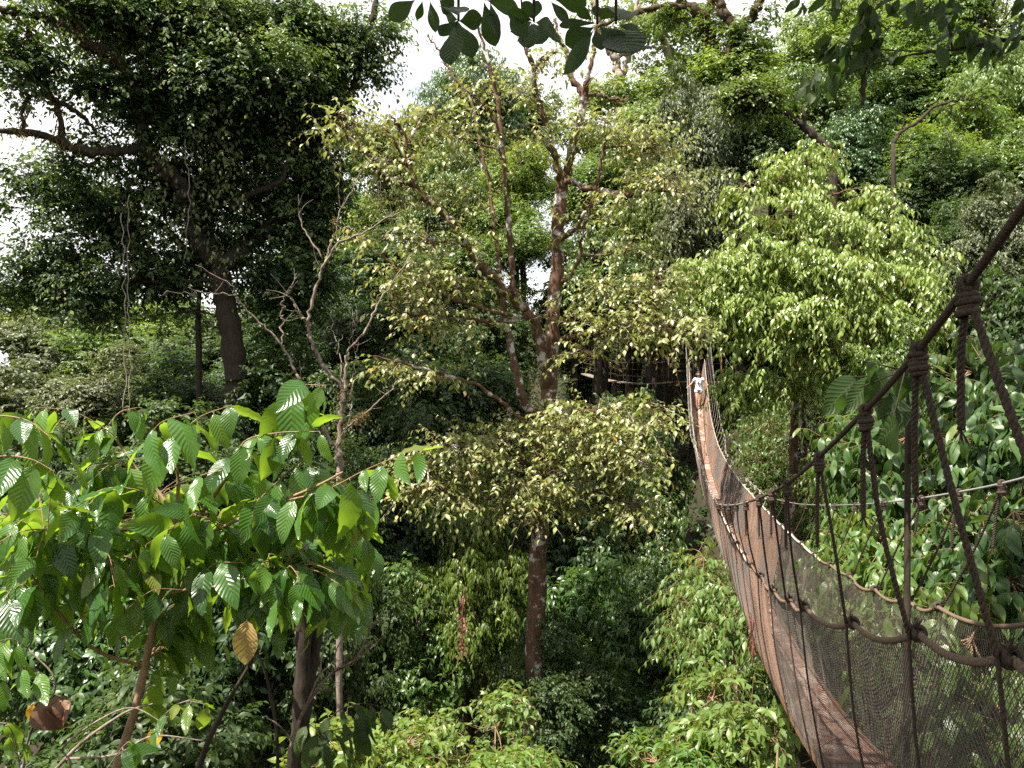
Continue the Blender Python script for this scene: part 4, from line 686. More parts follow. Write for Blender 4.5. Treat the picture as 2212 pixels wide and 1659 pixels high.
ROWS = [
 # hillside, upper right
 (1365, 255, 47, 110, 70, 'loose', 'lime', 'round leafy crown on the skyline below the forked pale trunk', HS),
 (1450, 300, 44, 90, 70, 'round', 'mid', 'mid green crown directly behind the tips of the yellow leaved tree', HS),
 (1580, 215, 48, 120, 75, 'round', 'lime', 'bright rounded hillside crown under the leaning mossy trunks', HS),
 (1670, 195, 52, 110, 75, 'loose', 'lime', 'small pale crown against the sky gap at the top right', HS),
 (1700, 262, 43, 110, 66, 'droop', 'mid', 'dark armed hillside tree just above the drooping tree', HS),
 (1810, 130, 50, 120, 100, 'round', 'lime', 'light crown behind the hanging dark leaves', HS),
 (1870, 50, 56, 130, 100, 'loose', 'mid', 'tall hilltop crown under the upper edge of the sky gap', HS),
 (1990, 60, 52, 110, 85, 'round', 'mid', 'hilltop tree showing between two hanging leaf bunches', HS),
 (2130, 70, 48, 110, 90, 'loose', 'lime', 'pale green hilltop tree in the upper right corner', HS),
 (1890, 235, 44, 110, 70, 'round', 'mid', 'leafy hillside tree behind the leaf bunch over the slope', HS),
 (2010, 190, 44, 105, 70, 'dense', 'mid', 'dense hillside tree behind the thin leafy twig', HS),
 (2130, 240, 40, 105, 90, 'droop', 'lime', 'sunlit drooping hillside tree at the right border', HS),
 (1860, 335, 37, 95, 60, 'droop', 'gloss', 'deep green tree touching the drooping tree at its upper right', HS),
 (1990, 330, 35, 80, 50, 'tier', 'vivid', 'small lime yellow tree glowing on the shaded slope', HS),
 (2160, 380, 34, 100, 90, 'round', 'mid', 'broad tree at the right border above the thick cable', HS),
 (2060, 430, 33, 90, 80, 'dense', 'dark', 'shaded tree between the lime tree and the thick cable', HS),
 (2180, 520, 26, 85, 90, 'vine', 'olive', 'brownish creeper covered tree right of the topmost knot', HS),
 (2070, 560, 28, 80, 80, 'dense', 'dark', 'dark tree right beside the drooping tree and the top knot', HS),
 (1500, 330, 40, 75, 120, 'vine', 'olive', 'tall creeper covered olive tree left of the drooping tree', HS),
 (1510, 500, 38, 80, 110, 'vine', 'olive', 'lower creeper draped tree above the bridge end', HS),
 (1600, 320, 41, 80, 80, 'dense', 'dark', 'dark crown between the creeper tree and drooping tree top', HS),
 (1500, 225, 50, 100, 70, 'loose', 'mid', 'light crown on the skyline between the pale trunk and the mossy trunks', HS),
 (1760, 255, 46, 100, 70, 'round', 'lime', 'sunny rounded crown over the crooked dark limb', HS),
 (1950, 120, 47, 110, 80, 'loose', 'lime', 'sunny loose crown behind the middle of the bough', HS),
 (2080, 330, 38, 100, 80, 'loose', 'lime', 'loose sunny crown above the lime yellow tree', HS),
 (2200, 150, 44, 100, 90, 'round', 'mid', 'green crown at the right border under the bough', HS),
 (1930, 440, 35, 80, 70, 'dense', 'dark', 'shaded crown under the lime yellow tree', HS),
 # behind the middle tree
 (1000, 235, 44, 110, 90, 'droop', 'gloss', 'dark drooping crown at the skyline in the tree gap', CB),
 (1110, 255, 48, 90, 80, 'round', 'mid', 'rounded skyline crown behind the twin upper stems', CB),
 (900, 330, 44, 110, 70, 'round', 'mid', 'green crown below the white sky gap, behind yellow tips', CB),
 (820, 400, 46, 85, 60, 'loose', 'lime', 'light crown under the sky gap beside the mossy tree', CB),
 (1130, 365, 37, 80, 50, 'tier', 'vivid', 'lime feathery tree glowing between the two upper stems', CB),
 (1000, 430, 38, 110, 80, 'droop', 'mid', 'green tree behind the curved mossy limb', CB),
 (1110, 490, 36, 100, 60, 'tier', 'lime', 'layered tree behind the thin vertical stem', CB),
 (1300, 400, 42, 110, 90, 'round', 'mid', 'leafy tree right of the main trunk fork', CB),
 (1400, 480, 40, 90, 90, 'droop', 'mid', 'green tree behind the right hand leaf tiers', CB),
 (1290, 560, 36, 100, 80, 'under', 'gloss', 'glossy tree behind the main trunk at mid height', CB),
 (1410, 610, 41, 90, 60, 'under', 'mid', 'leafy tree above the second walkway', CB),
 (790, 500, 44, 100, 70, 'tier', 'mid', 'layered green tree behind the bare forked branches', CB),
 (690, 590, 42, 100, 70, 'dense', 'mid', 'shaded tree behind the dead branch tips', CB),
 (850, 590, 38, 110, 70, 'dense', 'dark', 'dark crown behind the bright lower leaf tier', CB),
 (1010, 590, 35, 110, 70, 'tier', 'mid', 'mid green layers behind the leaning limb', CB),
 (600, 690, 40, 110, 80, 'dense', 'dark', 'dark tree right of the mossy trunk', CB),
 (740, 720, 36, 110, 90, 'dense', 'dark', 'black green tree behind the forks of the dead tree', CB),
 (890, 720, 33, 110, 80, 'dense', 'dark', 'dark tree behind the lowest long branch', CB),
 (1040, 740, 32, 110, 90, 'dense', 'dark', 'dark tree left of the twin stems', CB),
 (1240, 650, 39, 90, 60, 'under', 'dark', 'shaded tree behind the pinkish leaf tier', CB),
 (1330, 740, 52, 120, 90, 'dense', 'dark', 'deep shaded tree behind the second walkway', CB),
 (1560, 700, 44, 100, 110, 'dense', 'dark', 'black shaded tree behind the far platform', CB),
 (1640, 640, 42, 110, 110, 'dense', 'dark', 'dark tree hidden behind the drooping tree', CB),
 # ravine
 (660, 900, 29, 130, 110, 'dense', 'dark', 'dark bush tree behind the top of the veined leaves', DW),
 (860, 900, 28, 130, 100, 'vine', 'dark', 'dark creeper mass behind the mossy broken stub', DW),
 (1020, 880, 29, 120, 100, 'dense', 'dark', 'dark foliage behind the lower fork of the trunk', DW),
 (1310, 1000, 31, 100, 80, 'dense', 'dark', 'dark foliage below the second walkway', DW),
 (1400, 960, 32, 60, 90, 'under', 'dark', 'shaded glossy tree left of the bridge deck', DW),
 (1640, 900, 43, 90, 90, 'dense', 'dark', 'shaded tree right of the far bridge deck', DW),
 (900, 1090, 26, 120, 110, 'vine', 'dark', 'dark creeper mass under the round lower tier', DW),
 (760, 1150, 24, 110, 110, 'dense', 'dark', 'dark thicket right of the veined leaf cluster', DW),
 (1060, 1150, 25, 110, 110, 'dense', 'dark', 'dark thicket left of the spotted trunk', DW),
 (1010, 1290, 22, 120, 120, 'droop', 'mid', 'fresh green bushy tree left of the spotted trunk', DW),
 (900, 1350, 21, 110, 100, 'under', 'mid', 'glossy bush with long leaf sprays beside the fresh green tree', DW),
 (760, 1370, 20, 100, 120, 'vine', 'dark', 'dark thicket behind the bare reddish twigs', DW),
 (1270, 1180, 25, 110, 110, 'under', 'dark', 'shaded glossy tree right of the spotted trunk', DW),
 (1380, 1160, 27, 80, 100, 'under', 'gloss', 'glossy tree between trunk and bridge', DW),
 (1300, 1350, 21, 120, 120, 'under', 'gloss', 'large leaved bush low right of the spotted trunk', DW),
 (1400, 1350, 23, 90, 100, 'vine', 'dark', 'dark hanging thicket left of the bridge side', DW),
 (1230, 1530, 18, 120, 110, 'dense', 'dark', 'dark low thicket beside the base of the trunk', DW),
 (1520, 1000, 44, 110, 110, 'under', 'dark', 'dark glossy foliage behind the narrow bridge deck', DW),
 (1710, 990, 27, 70, 90, 'vine', 'mid', 'creeper hung tree below the drooping tree', DW),
 (1800, 960, 24, 90, 110, 'vine', 'olive', 'olive creeper tree right of the twin thin trunks', DW),
 (1790, 1120, 22, 70, 80, 'vine', 'mid', 'green creeper thicket behind the steel cable', DW),
 # left
 (30, 700, 72, 90, 40, 'loose', 'pale', 'pale sunlit tree far off at the left border', FL),
 (150, 690, 76, 90, 36, 'round', 'lime', 'pale crown beyond the hanging vines', FL),
 (290, 715, 70, 100, 40, 'round', 'mid', 'far crown in the gap left of the mossy trunk', FL),
 (420, 735, 66, 90, 40, 'loose', 'lime', 'far bright crown right beside the mossy trunk', FL),
 (570, 750, 62, 100, 50, 'round', 'mid', 'far crown in the small sky gap right of the mossy trunk', FL),
 (90, 770, 44, 130, 70, 'dense', 'olive', 'grey green bush tree at the left border', LB_),
 (260, 790, 42, 130, 70, 'dense', 'mid', 'shaded bush tree behind the hanging vines', LB_),
 (420, 800, 40, 110, 70, 'dense', 'dark', 'dark bush tree left of the mossy trunk', LB_),
 (600, 810, 36, 100, 70, 'dense', 'dark', 'dark bush tree right of the mossy trunk', LB_),
 (60, 880, 34, 120, 70, 'under', 'olive', 'dusty leaved bush above the veined leaves at the left', LB_),
 (230, 890, 33, 120, 80, 'dense', 'olive', 'dusty dark bush behind the veined leaf tips', LB_),
 (420, 900, 32, 120, 80, 'dense', 'dark', 'dark bush under the mossy trunk', LB_),
 (100, 1060, 22, 160, 120, 'under', 'dark', 'shaded thicket seen through the veined leaves at the left', LB_),
 (380, 1080, 20, 170, 120, 'dense', 'dark', 'shaded thicket seen through the middle of the veined leaves', LB_),
 (620, 1120, 22, 130, 120, 'dense', 'dark', 'shaded thicket behind the right veined leaf sprays', LB_),
 (90, 1330, 15, 190, 140, 'under', 'gloss', 'sun flecked thicket behind the curled brown leaf', LB_),
 (380, 1370, 15, 190, 150, 'under', 'dark', 'dark thicket behind the forked tan stems', LB_),
 (600, 1420, 16, 150, 140, 'under', 'dark', 'dark thicket behind the two dark stems', LB_),
 (250, 1600, 12, 220, 150, 'under', 'dark', 'leafy bush at the bottom left behind the yellow leaf', LB_),  # dark leaf colour stands in for the shade on this bush
 # right, behind the ropes
 (2130, 720, 20, 110, 110, 'under', 'dark', 'dark leafy tree behind the shrubs and the knots', DW),
 (1960, 880, 19, 100, 110, 'vine', 'mid', 'green creeper tree behind the forked rope knots', DW),
 (2140, 1000, 15, 120, 150, 'under', 'dark', 'shaded thicket behind the long leaved shrubs', DW),
 (1900, 1180, 17, 110, 130, 'under', 'gloss', 'glossy thicket behind the open netting', DW),
 (2100, 1330, 12, 150, 150, 'under', 'mid', 'leafy thicket seen through the near netting', DW),
 (1750, 1400, 15, 120, 110, 'under', 'mid', 'leafy bush under the near end of the bridge', DW),
 (1500, 1500, 17, 130, 100, 'under', 'dark', 'dark leafy bush at the foot of the ravine', DW),
]
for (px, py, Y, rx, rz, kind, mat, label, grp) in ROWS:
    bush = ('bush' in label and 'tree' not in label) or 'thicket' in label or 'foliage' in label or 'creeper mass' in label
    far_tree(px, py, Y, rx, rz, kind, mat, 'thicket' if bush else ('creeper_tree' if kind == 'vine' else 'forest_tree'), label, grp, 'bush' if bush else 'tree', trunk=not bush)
# ------------------------------------------------------------------ ground cover
rng = np.random.default_rng(91)
n = 90000; q = np.stack([rng.uniform(-42, 38, n), rng.uniform(5, 72, n), np.zeros(n)], 1); q = q[np.abs(q[:, 0]) < q[:, 1] * .8 + 6]; n = len(q)
hh = .35 + .9 * smooth01(-.4, .6, noise3(q, .55, 2.0)); q[:, 2] = gh(q[:, 0], q[:, 1]) + hh * rng.random(n)
g = Geo(); th = rng.random(n) * 6.28; put_leaves(g, SM, q, np.stack([np.cos(th), np.sin(th), -.3 + .5 * rng.standard_normal(n)], 1), UP + .5 * rng.standard_normal((n, 3)), .22 + .16 * rng.random(n), .9, rng)
uc = g.build('undergrowth', LM['dark']); uc['kind'] = 'stuff'; uc['label'] = 'dark leafy ground cover on the slopes of the ravine'

# ------------------------------------------------------------------ sunlit and shaded shrubs
def shrub(name, label, rows, mat, tmpl, rng, group=None, stems=5, cat='shrub', bark='tan', **k):
    LB = lobes_px(rows); c = np.mean([l[:3] for l in LB], 0); org = (c[0], c[1], float(gh(c[0], c[1]))); t = thing(name, label, cat, org, group)
    o, tw = crown_obj(t, org, LB, mat, tmpl, rng, name='foliage', smooth=len(tmpl) > 3, **k)
    g = Geo(); sk_ = []
    for l in LB[:: max(1, len(LB) // stems)]:
        b = np.array([c[0] + rng.uniform(-.5, .5), c[1] + rng.uniform(-.3, .3), 0]); b[2] = float(gh(b[0], b[1])) - .1; e = np.array(l[:3]) + UP * l[5] * .3; C = curve([b, b * .5 + e * .5 + np.array([.15 * rng.standard_normal(), .15 * rng.standard_normal(), .3]), e], 8); tube(g, C, [.045, .03, .010], 6, rng, .08); sk_.append(C[5:])
    twig_lines(g, tw, .004); twig_roots(g, tw, sk_, .007, 2); g.build('stems', BK[bark], t, org); return t
GS = 'sunlit shrubs at the bottom of the ravine'
kw = dict(nl=7, tl=.36, droop=.45, hang=.6, clump=3.4, thr=.14, shell=.2, up=.6, jit=.42, svar=.35)
shrub('sunlit_shrub', 'bright lime shrub with long leaves at the bottom between the dark stems and spotted trunk', [(880, 1624, 11, 90, 54), (960, 1654, 10.6, 82, 46), (800, 1664, 10.6, 65, 39), (860, 1694, 10.2, 98, 39)], LM['vivid'], MD, rng, GS, ntw=560, size=.13, wid=.8, **kw)
shrub('sunlit_shrub', 'tangled sunlit creeper shrub left of the spotted trunk base', [(1000, 1604, 11.6, 73, 46), (1070, 1584, 11.8, 57, 46), (1090, 1534, 12.2, 32, 31), (1030, 1674, 11, 82, 39), (940, 1579, 12, 49, 28)], LM['lime'], MD, rng, GS, ntw=720, size=.1, **kw)
shrub('sunlit_shrub', 'feathery lime shrub spilling in front of the spotted trunk base', [(1110, 1644, 10, 41, 31), (1150, 1674, 9.8, 41, 28), (1080, 1694, 9.6, 49, 31)], LM['vivid'], MD, rng, GS, ntw=240, size=.14, wid=.6, **kw)
shrub('sunlit_shrub', 'lime shrub behind the dark double stem at the bottom left', [(720, 1634, 9.6, 49, 46), (690, 1684, 9.4, 65, 39), (640, 1674, 10, 41, 39)], LM['vivid'], MD, rng, GS, ntw=420, size=.12, **kw)
shrub('sunlit_shrub', 'leafy shrub with pale pointed leaves under the near end of the bridge', [(1540, 1526, 10.4, 49, 54), (1590, 1506, 10.2, 49, 46), (1610, 1586, 9.4, 73, 62), (1540, 1626, 9.6, 65, 54), (1680, 1626, 8.6, 73, 54), (1650, 1556, 9, 57, 46), (1740, 1676, 8, 57, 39)], LM['lime'], MD, rng, GS, ntw=820, size=.125, wid=.85, **kw)
shrub('sunlit_shrub', 'low bright shrub at the bottom edge left of the bridge', [(1420, 1656, 9.4, 73, 28), (1370, 1676, 9.2, 41, 20), (1500, 1666, 9, 49, 31)], LM['vivid'], MD, rng, GS, ntw=420, size=.12, wid=.7, **kw)
kd = dict(nl=9, tl=.6, droop=.7, hang=.8, spread=.55, along=.35, clump=2.2, thr=-.4, shell=.2, jit=.22)
shrub('drooping_sapling', 'light green drooping sapling beside the lower bridge side', [(1520, 1220, 13.4, 40, 50), (1560, 1270, 13, 50, 50), (1500, 1300, 13, 45, 40), (1545, 1350, 12.6, 60, 50), (1590, 1330, 12.4, 50, 50), (1510, 1390, 12.6, 50, 36), (1570, 1420, 12.2, 60, 40), (1530, 1440, 12.4, 40, 30)], LM['lime'], MD, rng, None, ntw=430, size=.115, wid=.75, **kd)
shrub('drooping_sapling', 'olive green sapling behind the right net and below the drooping tree', [(1650, 1000, 24, 50, 50), (1720, 1060, 23.5, 60, 60), (1690, 1110, 23.5, 40, 40), (1770, 960, 24, 60, 60), (1800, 1040, 19, 60, 60), (1660, 930, 24.4, 50, 50)], LM['mid'], MD, rng, None, ntw=1100, size=.12, wid=.75, **kd)
GR = 'long leaved shrubs behind the bridge ropes'
kr = dict(nl=7, tl=.34, droop=.35, hang=.85, spread=.6, along=.3, up=.5, clump=3.0, thr=-.35, shell=.35, jit=.3)
LG = LM['long'] = leafmat('leaf_long_satin', [(0, G(.018, .046, .012)), (.5, G(.036, .080, .020)), (.92, G(.066, .125, .032)), (1, G(.16, .16, .03))], (.26, .42, .05), rough=.42, spec=.45, tr=.28)
shrub('long_leaf_shrub', 'shrub with long hanging satin leaves behind the steel cable at right', [(1960, 960, 8.6, 60, 50), (2030, 990, 8.2, 70, 60), (2100, 960, 8, 70, 60), (2000, 1060, 8.2, 80, 40), (2150, 1030, 7.6, 60, 60)], LG, LANCE, rng, GR, ntw=330, size=.19, wid=1.2, **kr)
shrub('long_leaf_shrub', 'shrub filling the right border above the steel cable', [(2140, 790, 8.6, 70, 50), (2190, 860, 8, 60, 70), (2080, 830, 8.8, 60, 50), (2200, 950, 7.4, 50, 60)], LG, LANCE, rng, GR, ntw=300, size=.18, wid=1.2, **kr)
shrub('long_leaf_shrub', 'shrub with drooping leaves left of the long hanger rope above the cable', [(1870, 1000, 9.4, 60, 60), (1840, 940, 10, 50, 50), (1910, 930, 9.4, 50, 40)], LG, LANCE, rng, GR, ntw=190, size=.18, wid=1.2, **kr)
shrub('long_leaf_shrub', 'sunlit yellow green shrub just above the right net', [(1920, 1180, 8, 60, 50), (1880, 1240, 7.8, 50, 40), (1960, 1250, 7.4, 60, 40), (1850, 1180, 8.6, 40, 40)], LM['lime'], LANCE, rng, GR, ntw=210, size=.16, wid=1.2, **kr)
shrub('long_leaf_shrub', 'dark shrub low at the right border behind the near net', [(2130, 1180, 7, 70, 60), (2180, 1270, 6.4, 50, 60), (2080, 1280, 7, 60, 50), (2190, 1120, 6.6, 40, 50), (2030, 1200, 7.4, 50, 50)], LG, LANCE, rng, GR, ntw=290, size=.18, wid=1.2, **kr)
shrub('long_leaf_shrub', 'leafy shrub seen through the open mesh of the near net', [(2000, 1380, 6.6, 80, 60), (1900, 1350, 7.4, 70, 50), (2100, 1400, 6, 80, 70), (1980, 1480, 6, 90, 70), (2150, 1520, 5.4, 80, 80)], LM['mid'], LANCE, rng, GR, ntw=330, size=.17, wid=1.2, **kr)

# ------------------------------------------------------------------ big veined leaves in front
def leaf_run(gl, gs, C, nleaf, size, tmpl, rng, r=.006, hang=.75, side_w=.5, along=.38, t0=.15, wid=1.0, rset=None):
    """leaves set left and right along a twig, each on its own stalk"""
    C = np.asarray(C); s = np.linspace(0, len(C) - 1, 200); X = np.stack([np.interp(s, np.arange(len(C)), C[:, k]) for k in range(3)], 1); T = nrm(np.gradient(X, axis=0)); tube(gs, C, [r, r * .4], 5)
    ii = np.linspace(t0 * 199, 199, nleaf).astype(int); p = X[ii]; tn = T[ii]; sd_ = nrm(np.cross(tn, UP)) * np.where(np.arange(nleaf) % 2 == 0, 1.0, -1.0)[:, None]; sd_[-1] *= .2
    hang = hang * (1 + .35 * rng.standard_normal((nleaf, 1))); d = nrm(tn * along + sd_ * side_w - UP * hang + .26 * rng.standard_normal((nleaf, 3))); b = p + nrm(d + UP * .6) * .022 + sd_ * .008; sticks(gs, p, b, .0028, .0022, 4)
    nn = UP * .75 + sd_ * .35 + tn * .25 + .36 * rng.standard_normal((nleaf, 3)); sz = size * (1 + .2 * rng.standard_normal(nleaf)).clip(.5, 1.45); sz[-1] *= .8
    tl_ = tmpl if isinstance(tmpl, list) else [tmpl]; pick = rng.integers(0, len(tl_), nleaf)
    for q_, T_l in enumerate(tl_):
        k_ = pick == q_
        if k_.any(): put_leaves(gl, T_l, b[k_], d[k_], nn[k_], sz[k_], wid, rng, rset)
def px(rows): return curve([at(*r) for r in rows], 7)
rng = np.random.default_rng(123)
ORG = at(225, 1700, 5.2); ORG = (ORG[0], ORG[1], float(gh(ORG[0], ORG[1])))
t = thing('veined_leaf_tree', 'young tree with big glossy veined leaves and tan forked stems in front at left', 'tree', ORG); gl = Geo(); gs = Geo(); sk = []
def stem(rows, r): C = px(rows); tube(gs, C, r, 8, rng, .05); sk.append(C); return C
stem([(190, 2100, 5.2), (230, 1750, 5.2), (292, 1530, 5.2), (330, 1360, 5.2), (362, 1215, 5.2), (378, 1130, 5.2), (385, 1050, 5.2), (380, 980, 5.15), (392, 930, 5.1)], [.036, .033, .028, .026, .022, .017, .012, .009, .006])
stem([(362, 1225, 5.2), (395, 1180, 5.15), (435, 1110, 5.05), (470, 1060, 5), (500, 1015, 4.9), (530, 960, 4.85)], [.020, .018, .015, .012, .009, .006]); stem([(368, 1205, 5.2), (440, 1160, 5.05), (520, 1120, 4.9), (600, 1085, 4.75), (680, 1052, 4.6), (740, 1020, 4.5)], [.016, .013, .011, .010, .008, .006])
stem([(380, 1120, 5.2), (340, 1060, 5.25), (300, 1020, 5.3), (262, 965, 5.35), (230, 925, 5.4)], [.014, .012, .010, .008, .006]); stem([(352, 1265, 5.2), (300, 1215, 5.1), (240, 1200, 5), (170, 1215, 4.9), (100, 1190, 4.8)], [.013, .010, .008, .007, .005]); stem([(378, 1140, 5.2), (300, 1140, 5.4), (220, 1150, 5.5), (140, 1140, 5.6)], [.012, .010, .008, .005])
stem([(370, 1190, 5.2), (450, 1200, 5.4), (560, 1210, 5.6), (650, 1190, 5.7), (730, 1160, 5.7)], [.012, .010, .009, .008, .005]); stem([(345, 1290, 5.2), (420, 1270, 5.0), (520, 1265, 4.9), (600, 1250, 4.9)], [.011, .009, .007, .005])
stem([(310, 1440, 5.2), (200, 1400, 5), (110, 1300, 4.9), (60, 1230, 4.8)], [.014, .011, .008, .005])
for rows, n_, s_ in (([(600, 1085, 4.75), (700, 1060, 4.5), (790, 1015, 4.4), (890, 972, 4.3)], 16, .20), ([(500, 1020, 4.9), (527, 955, 4.75), (600, 935, 4.65), (690, 932, 4.55)], 13, .215), ([(470, 1060, 5), (548, 960, 4.9), (590, 880, 4.8), (640, 835, 4.75), (700, 832, 4.7)], 15, .21), ([(385, 1040, 5.2), (385, 960, 5.1), (425, 905, 5), (500, 875, 4.9)], 13, .21), ([(380, 1000, 5.2), (330, 960, 5.0), (345, 915, 4.9), (420, 890, 4.85)], 10, .21),
   ([(262, 965, 5.35), (240, 935, 5.3), (160, 890, 5.2), (80, 880, 5.1)], 13, .20), ([(230, 925, 5.4), (260, 890, 5.4), (300, 880, 5.4)], 8, .19), ([(-120, 930, 4.6), (-40, 900, 4.5), (50, 905, 4.45), (110, 945, 4.4)], 13, .23), ([(-100, 1040, 4.4), (-20, 990, 4.35), (60, 990, 4.3), (120, 1020, 4.3)], 11, .22), ([(350, 1090, 5.25), (300, 1060, 5.1), (230, 1055, 5), (170, 1085, 4.95)], 10, .20), ([(300, 1020, 5.3), (250, 1000, 5.2), (190, 1010, 5.1)], 8, .20),
   ([(435, 1110, 5.05), (420, 1060, 4.8), (430, 1030, 4.7), (480, 1015, 4.65)], 8, .20), ([(520, 1120, 4.9), (600, 1040, 4.8), (650, 1000, 4.75), (680, 1010, 4.7)], 9, .20), ([(650, 1190, 5.7), (700, 1140, 5.5), (760, 1140, 5.4), (800, 1185, 5.3)], 11, .21), ([(170, 1215, 4.9), (110, 1150, 4.8), (40, 1150, 4.7), (-30, 1190, 4.6)], 12, .21), ([(140, 1140, 5.6), (80, 1100, 5.5), (10, 1110, 5.4)], 9, .2),
   ([(240, 1200, 5), (200, 1120, 4.9), (150, 1100, 4.8)], 8, .2), ([(600, 1250, 4.9), (680, 1230, 4.9), (740, 1260, 4.9)], 9, .2), ([(420, 1270, 5), (460, 1220, 4.8), (520, 1215, 4.7)], 8, .2), ([(60, 1230, 4.8), (20, 1280, 4.6), (-20, 1350, 4.5)], 8, .21), ([(110, 1300, 4.9), (80, 1260, 4.7), (20, 1270, 4.6)], 8, .21)):
    leaf_run(gl, gs, px(rows), int(n_ * .9), s_ * 1.32, FINE, rng)
allk = np.concatenate(sk)
for k in range(290):
    a = allk[rng.integers(40, len(allk))]; tgt = at(rng.uniform(-40, 810) if k < 120 else rng.uniform(480, 800), rng.uniform(1010, 1340) if k < 120 else rng.uniform(1060, 1320), rng.uniform(4.6, 6.4))
    if k >= 210: tgt = at(rng.uniform(-60, 790), rng.uniform(1100, 1400), rng.uniform(5.4, 7.0))
    dist = np.linalg.norm(allk - tgt, axis=1); a = allk[int(np.argmin(dist))]; e = a + (tgt - a) * min(1, 1.2 / max(dist.min(), .01)) if dist.min() > 1.2 else tgt
    leaf_run(gl, gs, curve([a, (a + e) / 2 + UP * .08, e], 5), int(rng.integers(4, 8)), .235, FINE, rng, r=.004)
gs.build('stems', BK['tan'], t, ORG); fo = gl.build('foliage', LM['fore'], t, ORG)
def lone_leaf(name, label, a, b, Y, mat, tmpl, n_=(0.2, -1, .4), wid=1.0, dy=.0, parent=None, org=(0, 0, 0), lab=True):
    g = Geo(); A = at(*a, Y); B = at(*b, Y + dy); put_leaves(g, tmpl, A[None], (B - A)[None], np.array([n_], float), np.linalg.norm(B - A), wid, rng, np.array([.5])); o = g.build(name, mat, parent, org)
    if label: o['label'] = label
    return o
lone_leaf('yellowing_leaf', 'yellowing leaf with brown tip', (533, 1338), (526, 1452), 4.6, LM['yell'], leaf_fine(.24, nt_=14, curl=.22, ripple=.022, veins=7, fold=.3), wid=1.05, parent=t, org=ORG); lone_leaf('yellow_leaf', 'bright yellow torn leaf', (352, 1572), (305, 1622), 4.6, LM['gold'], BIG, wid=1.1, parent=t, org=ORG); lone_leaf('yellow_leaf', 'small yellow leaf', (362, 1140), (335, 1172), 5, LM['gold'], BIG, parent=t, org=ORG); lone_leaf('yellow_leaf', 'yellow leaf edge', (70, 1520), (62, 1570), 4.4, LM['gold'], BIG, parent=t, org=ORG)
# twigs and few leaves in the shade below the crown
rng = np.random.default_rng(5)
ORG = at(60, 1700, 4.4); ORG = (ORG[0], ORG[1], float(gh(ORG[0], ORG[1])))
t = thing('shaded_sapling', 'thin shaded sapling with arching twigs and a few lit leaves at the bottom left', 'sapling', ORG); gl = Geo(); gs = Geo()
for rows, r in (([(-40, 2200, 4.4), (40, 1800, 4.4), (140, 1640, 4.4), (260, 1545, 4.5), (330, 1520, 4.5)], [.015, .012, .010, .007, .004]), ([(140, 1640, 4.4), (250, 1630, 4.4), (330, 1590, 4.45), (440, 1600, 4.5)], [.008, .007, .005, .003]), ([(60, 1780, 4.4), (150, 1660, 4.3), (140, 1610, 4.3), (270, 1530, 4.3), (360, 1565, 4.3)], [.009, .007, .006, .004, .002]), ([(40, 1800, 4.4), (60, 1600, 4.3), (120, 1480, 4.2), (60, 1400, 4.2)], [.010, .008, .006, .003])): tube(gs, px(rows), r, 6, rng, .06)
for rows, n_, s_ in (([(330, 1590, 4.45), (360, 1540, 4.35), (400, 1515, 4.3), (440, 1520, 4.25)], 9, .15), ([(60, 1780, 4.4), (40, 1640, 4.1), (20, 1570, 4), (-20, 1560, 4)], 9, .17), ([(150, 1760, 4.4), (210, 1690, 4.1), (260, 1620, 4.0), (280, 1600, 4)], 7, .18), ([(60, 1400, 4.2), (20, 1380, 4.1), (-30, 1400, 4)], 7, .18), ([(120, 1480, 4.2), (60, 1440, 4.1), (10, 1460, 4.0)], 6, .18)): leaf_run(gl, gs, px(rows), n_, s_, FINE, rng, r=.004)
gs.build('stems', BK['dead'], t, ORG); gl.build('foliage', LM['fore'], t, ORG)
g = Geo()
for (a, b, n_, wd_, cu) in (((85, 1515), (150, 1590), (.6, -1, .5), 1.6, 0), ((150, 1520), (90, 1590), (-.5, -1, .3), 1.6, 0), ((90, 1530), (135, 1610), (-.6, -1, .1), 1.3, 0), ((120, 1516), (158, 1560), (1, -.6, .2), 1.3, 0)):
    A = at(*a, 4.2); B = at(*b, 4.15); put_leaves(g, leaf_fine(.36, nt_=12, curl=.5, ripple=.02, veins=5, fold=.5), A[None], (B - A)[None], np.array([n_], float), np.linalg.norm(B - A) * .80, wd_ * .9, rng, np.array([rng.random()]))
o = g.build('dead_leaf', LM['dry']); o['label'] = 'large curled brown dead leaf caught on twigs at the bottom left'; o['category'] = 'dead leaf'
# ---- dark double stem and bare reddish twigs
rng = np.random.default_rng(8)
ORG = at(655, 1900, 7); ORG = (ORG[0], ORG[1], float(gh(ORG[0], ORG[1])))
t = thing('double_stem_tree', 'dark double stemmed tree below the veined leaves at the bottom', 'tree', ORG); g = Geo(); gl = Geo(); gs = Geo()
tube(g, px([(655, 2500, 7), (655, 1900, 7), (648, 1650, 7), (652, 1500, 7), (655, 1400, 7), (650, 1290, 7), (655, 1200, 7)]), [.10, .09, .085, .075, .065, .055, .03], 10, rng, .07); tube(g, px([(655, 1560, 7), (672, 1450, 7.05), (690, 1340, 7.1), (705, 1230, 7.1)]), [.06, .055, .05, .03], 9, rng, .07)
tube(g, px([(580, 1900, 6.6), (600, 1640, 6.6), (580, 1480, 6.6), (545, 1380, 6.5)]), [.02, .016, .012, .006], 6, rng, .05); tube(g, px([(380, 1900, 6.4), (430, 1660, 6.4), (480, 1540, 6.4), (560, 1400, 6.4)]), [.03, .026, .02, .01], 6, rng, .05)
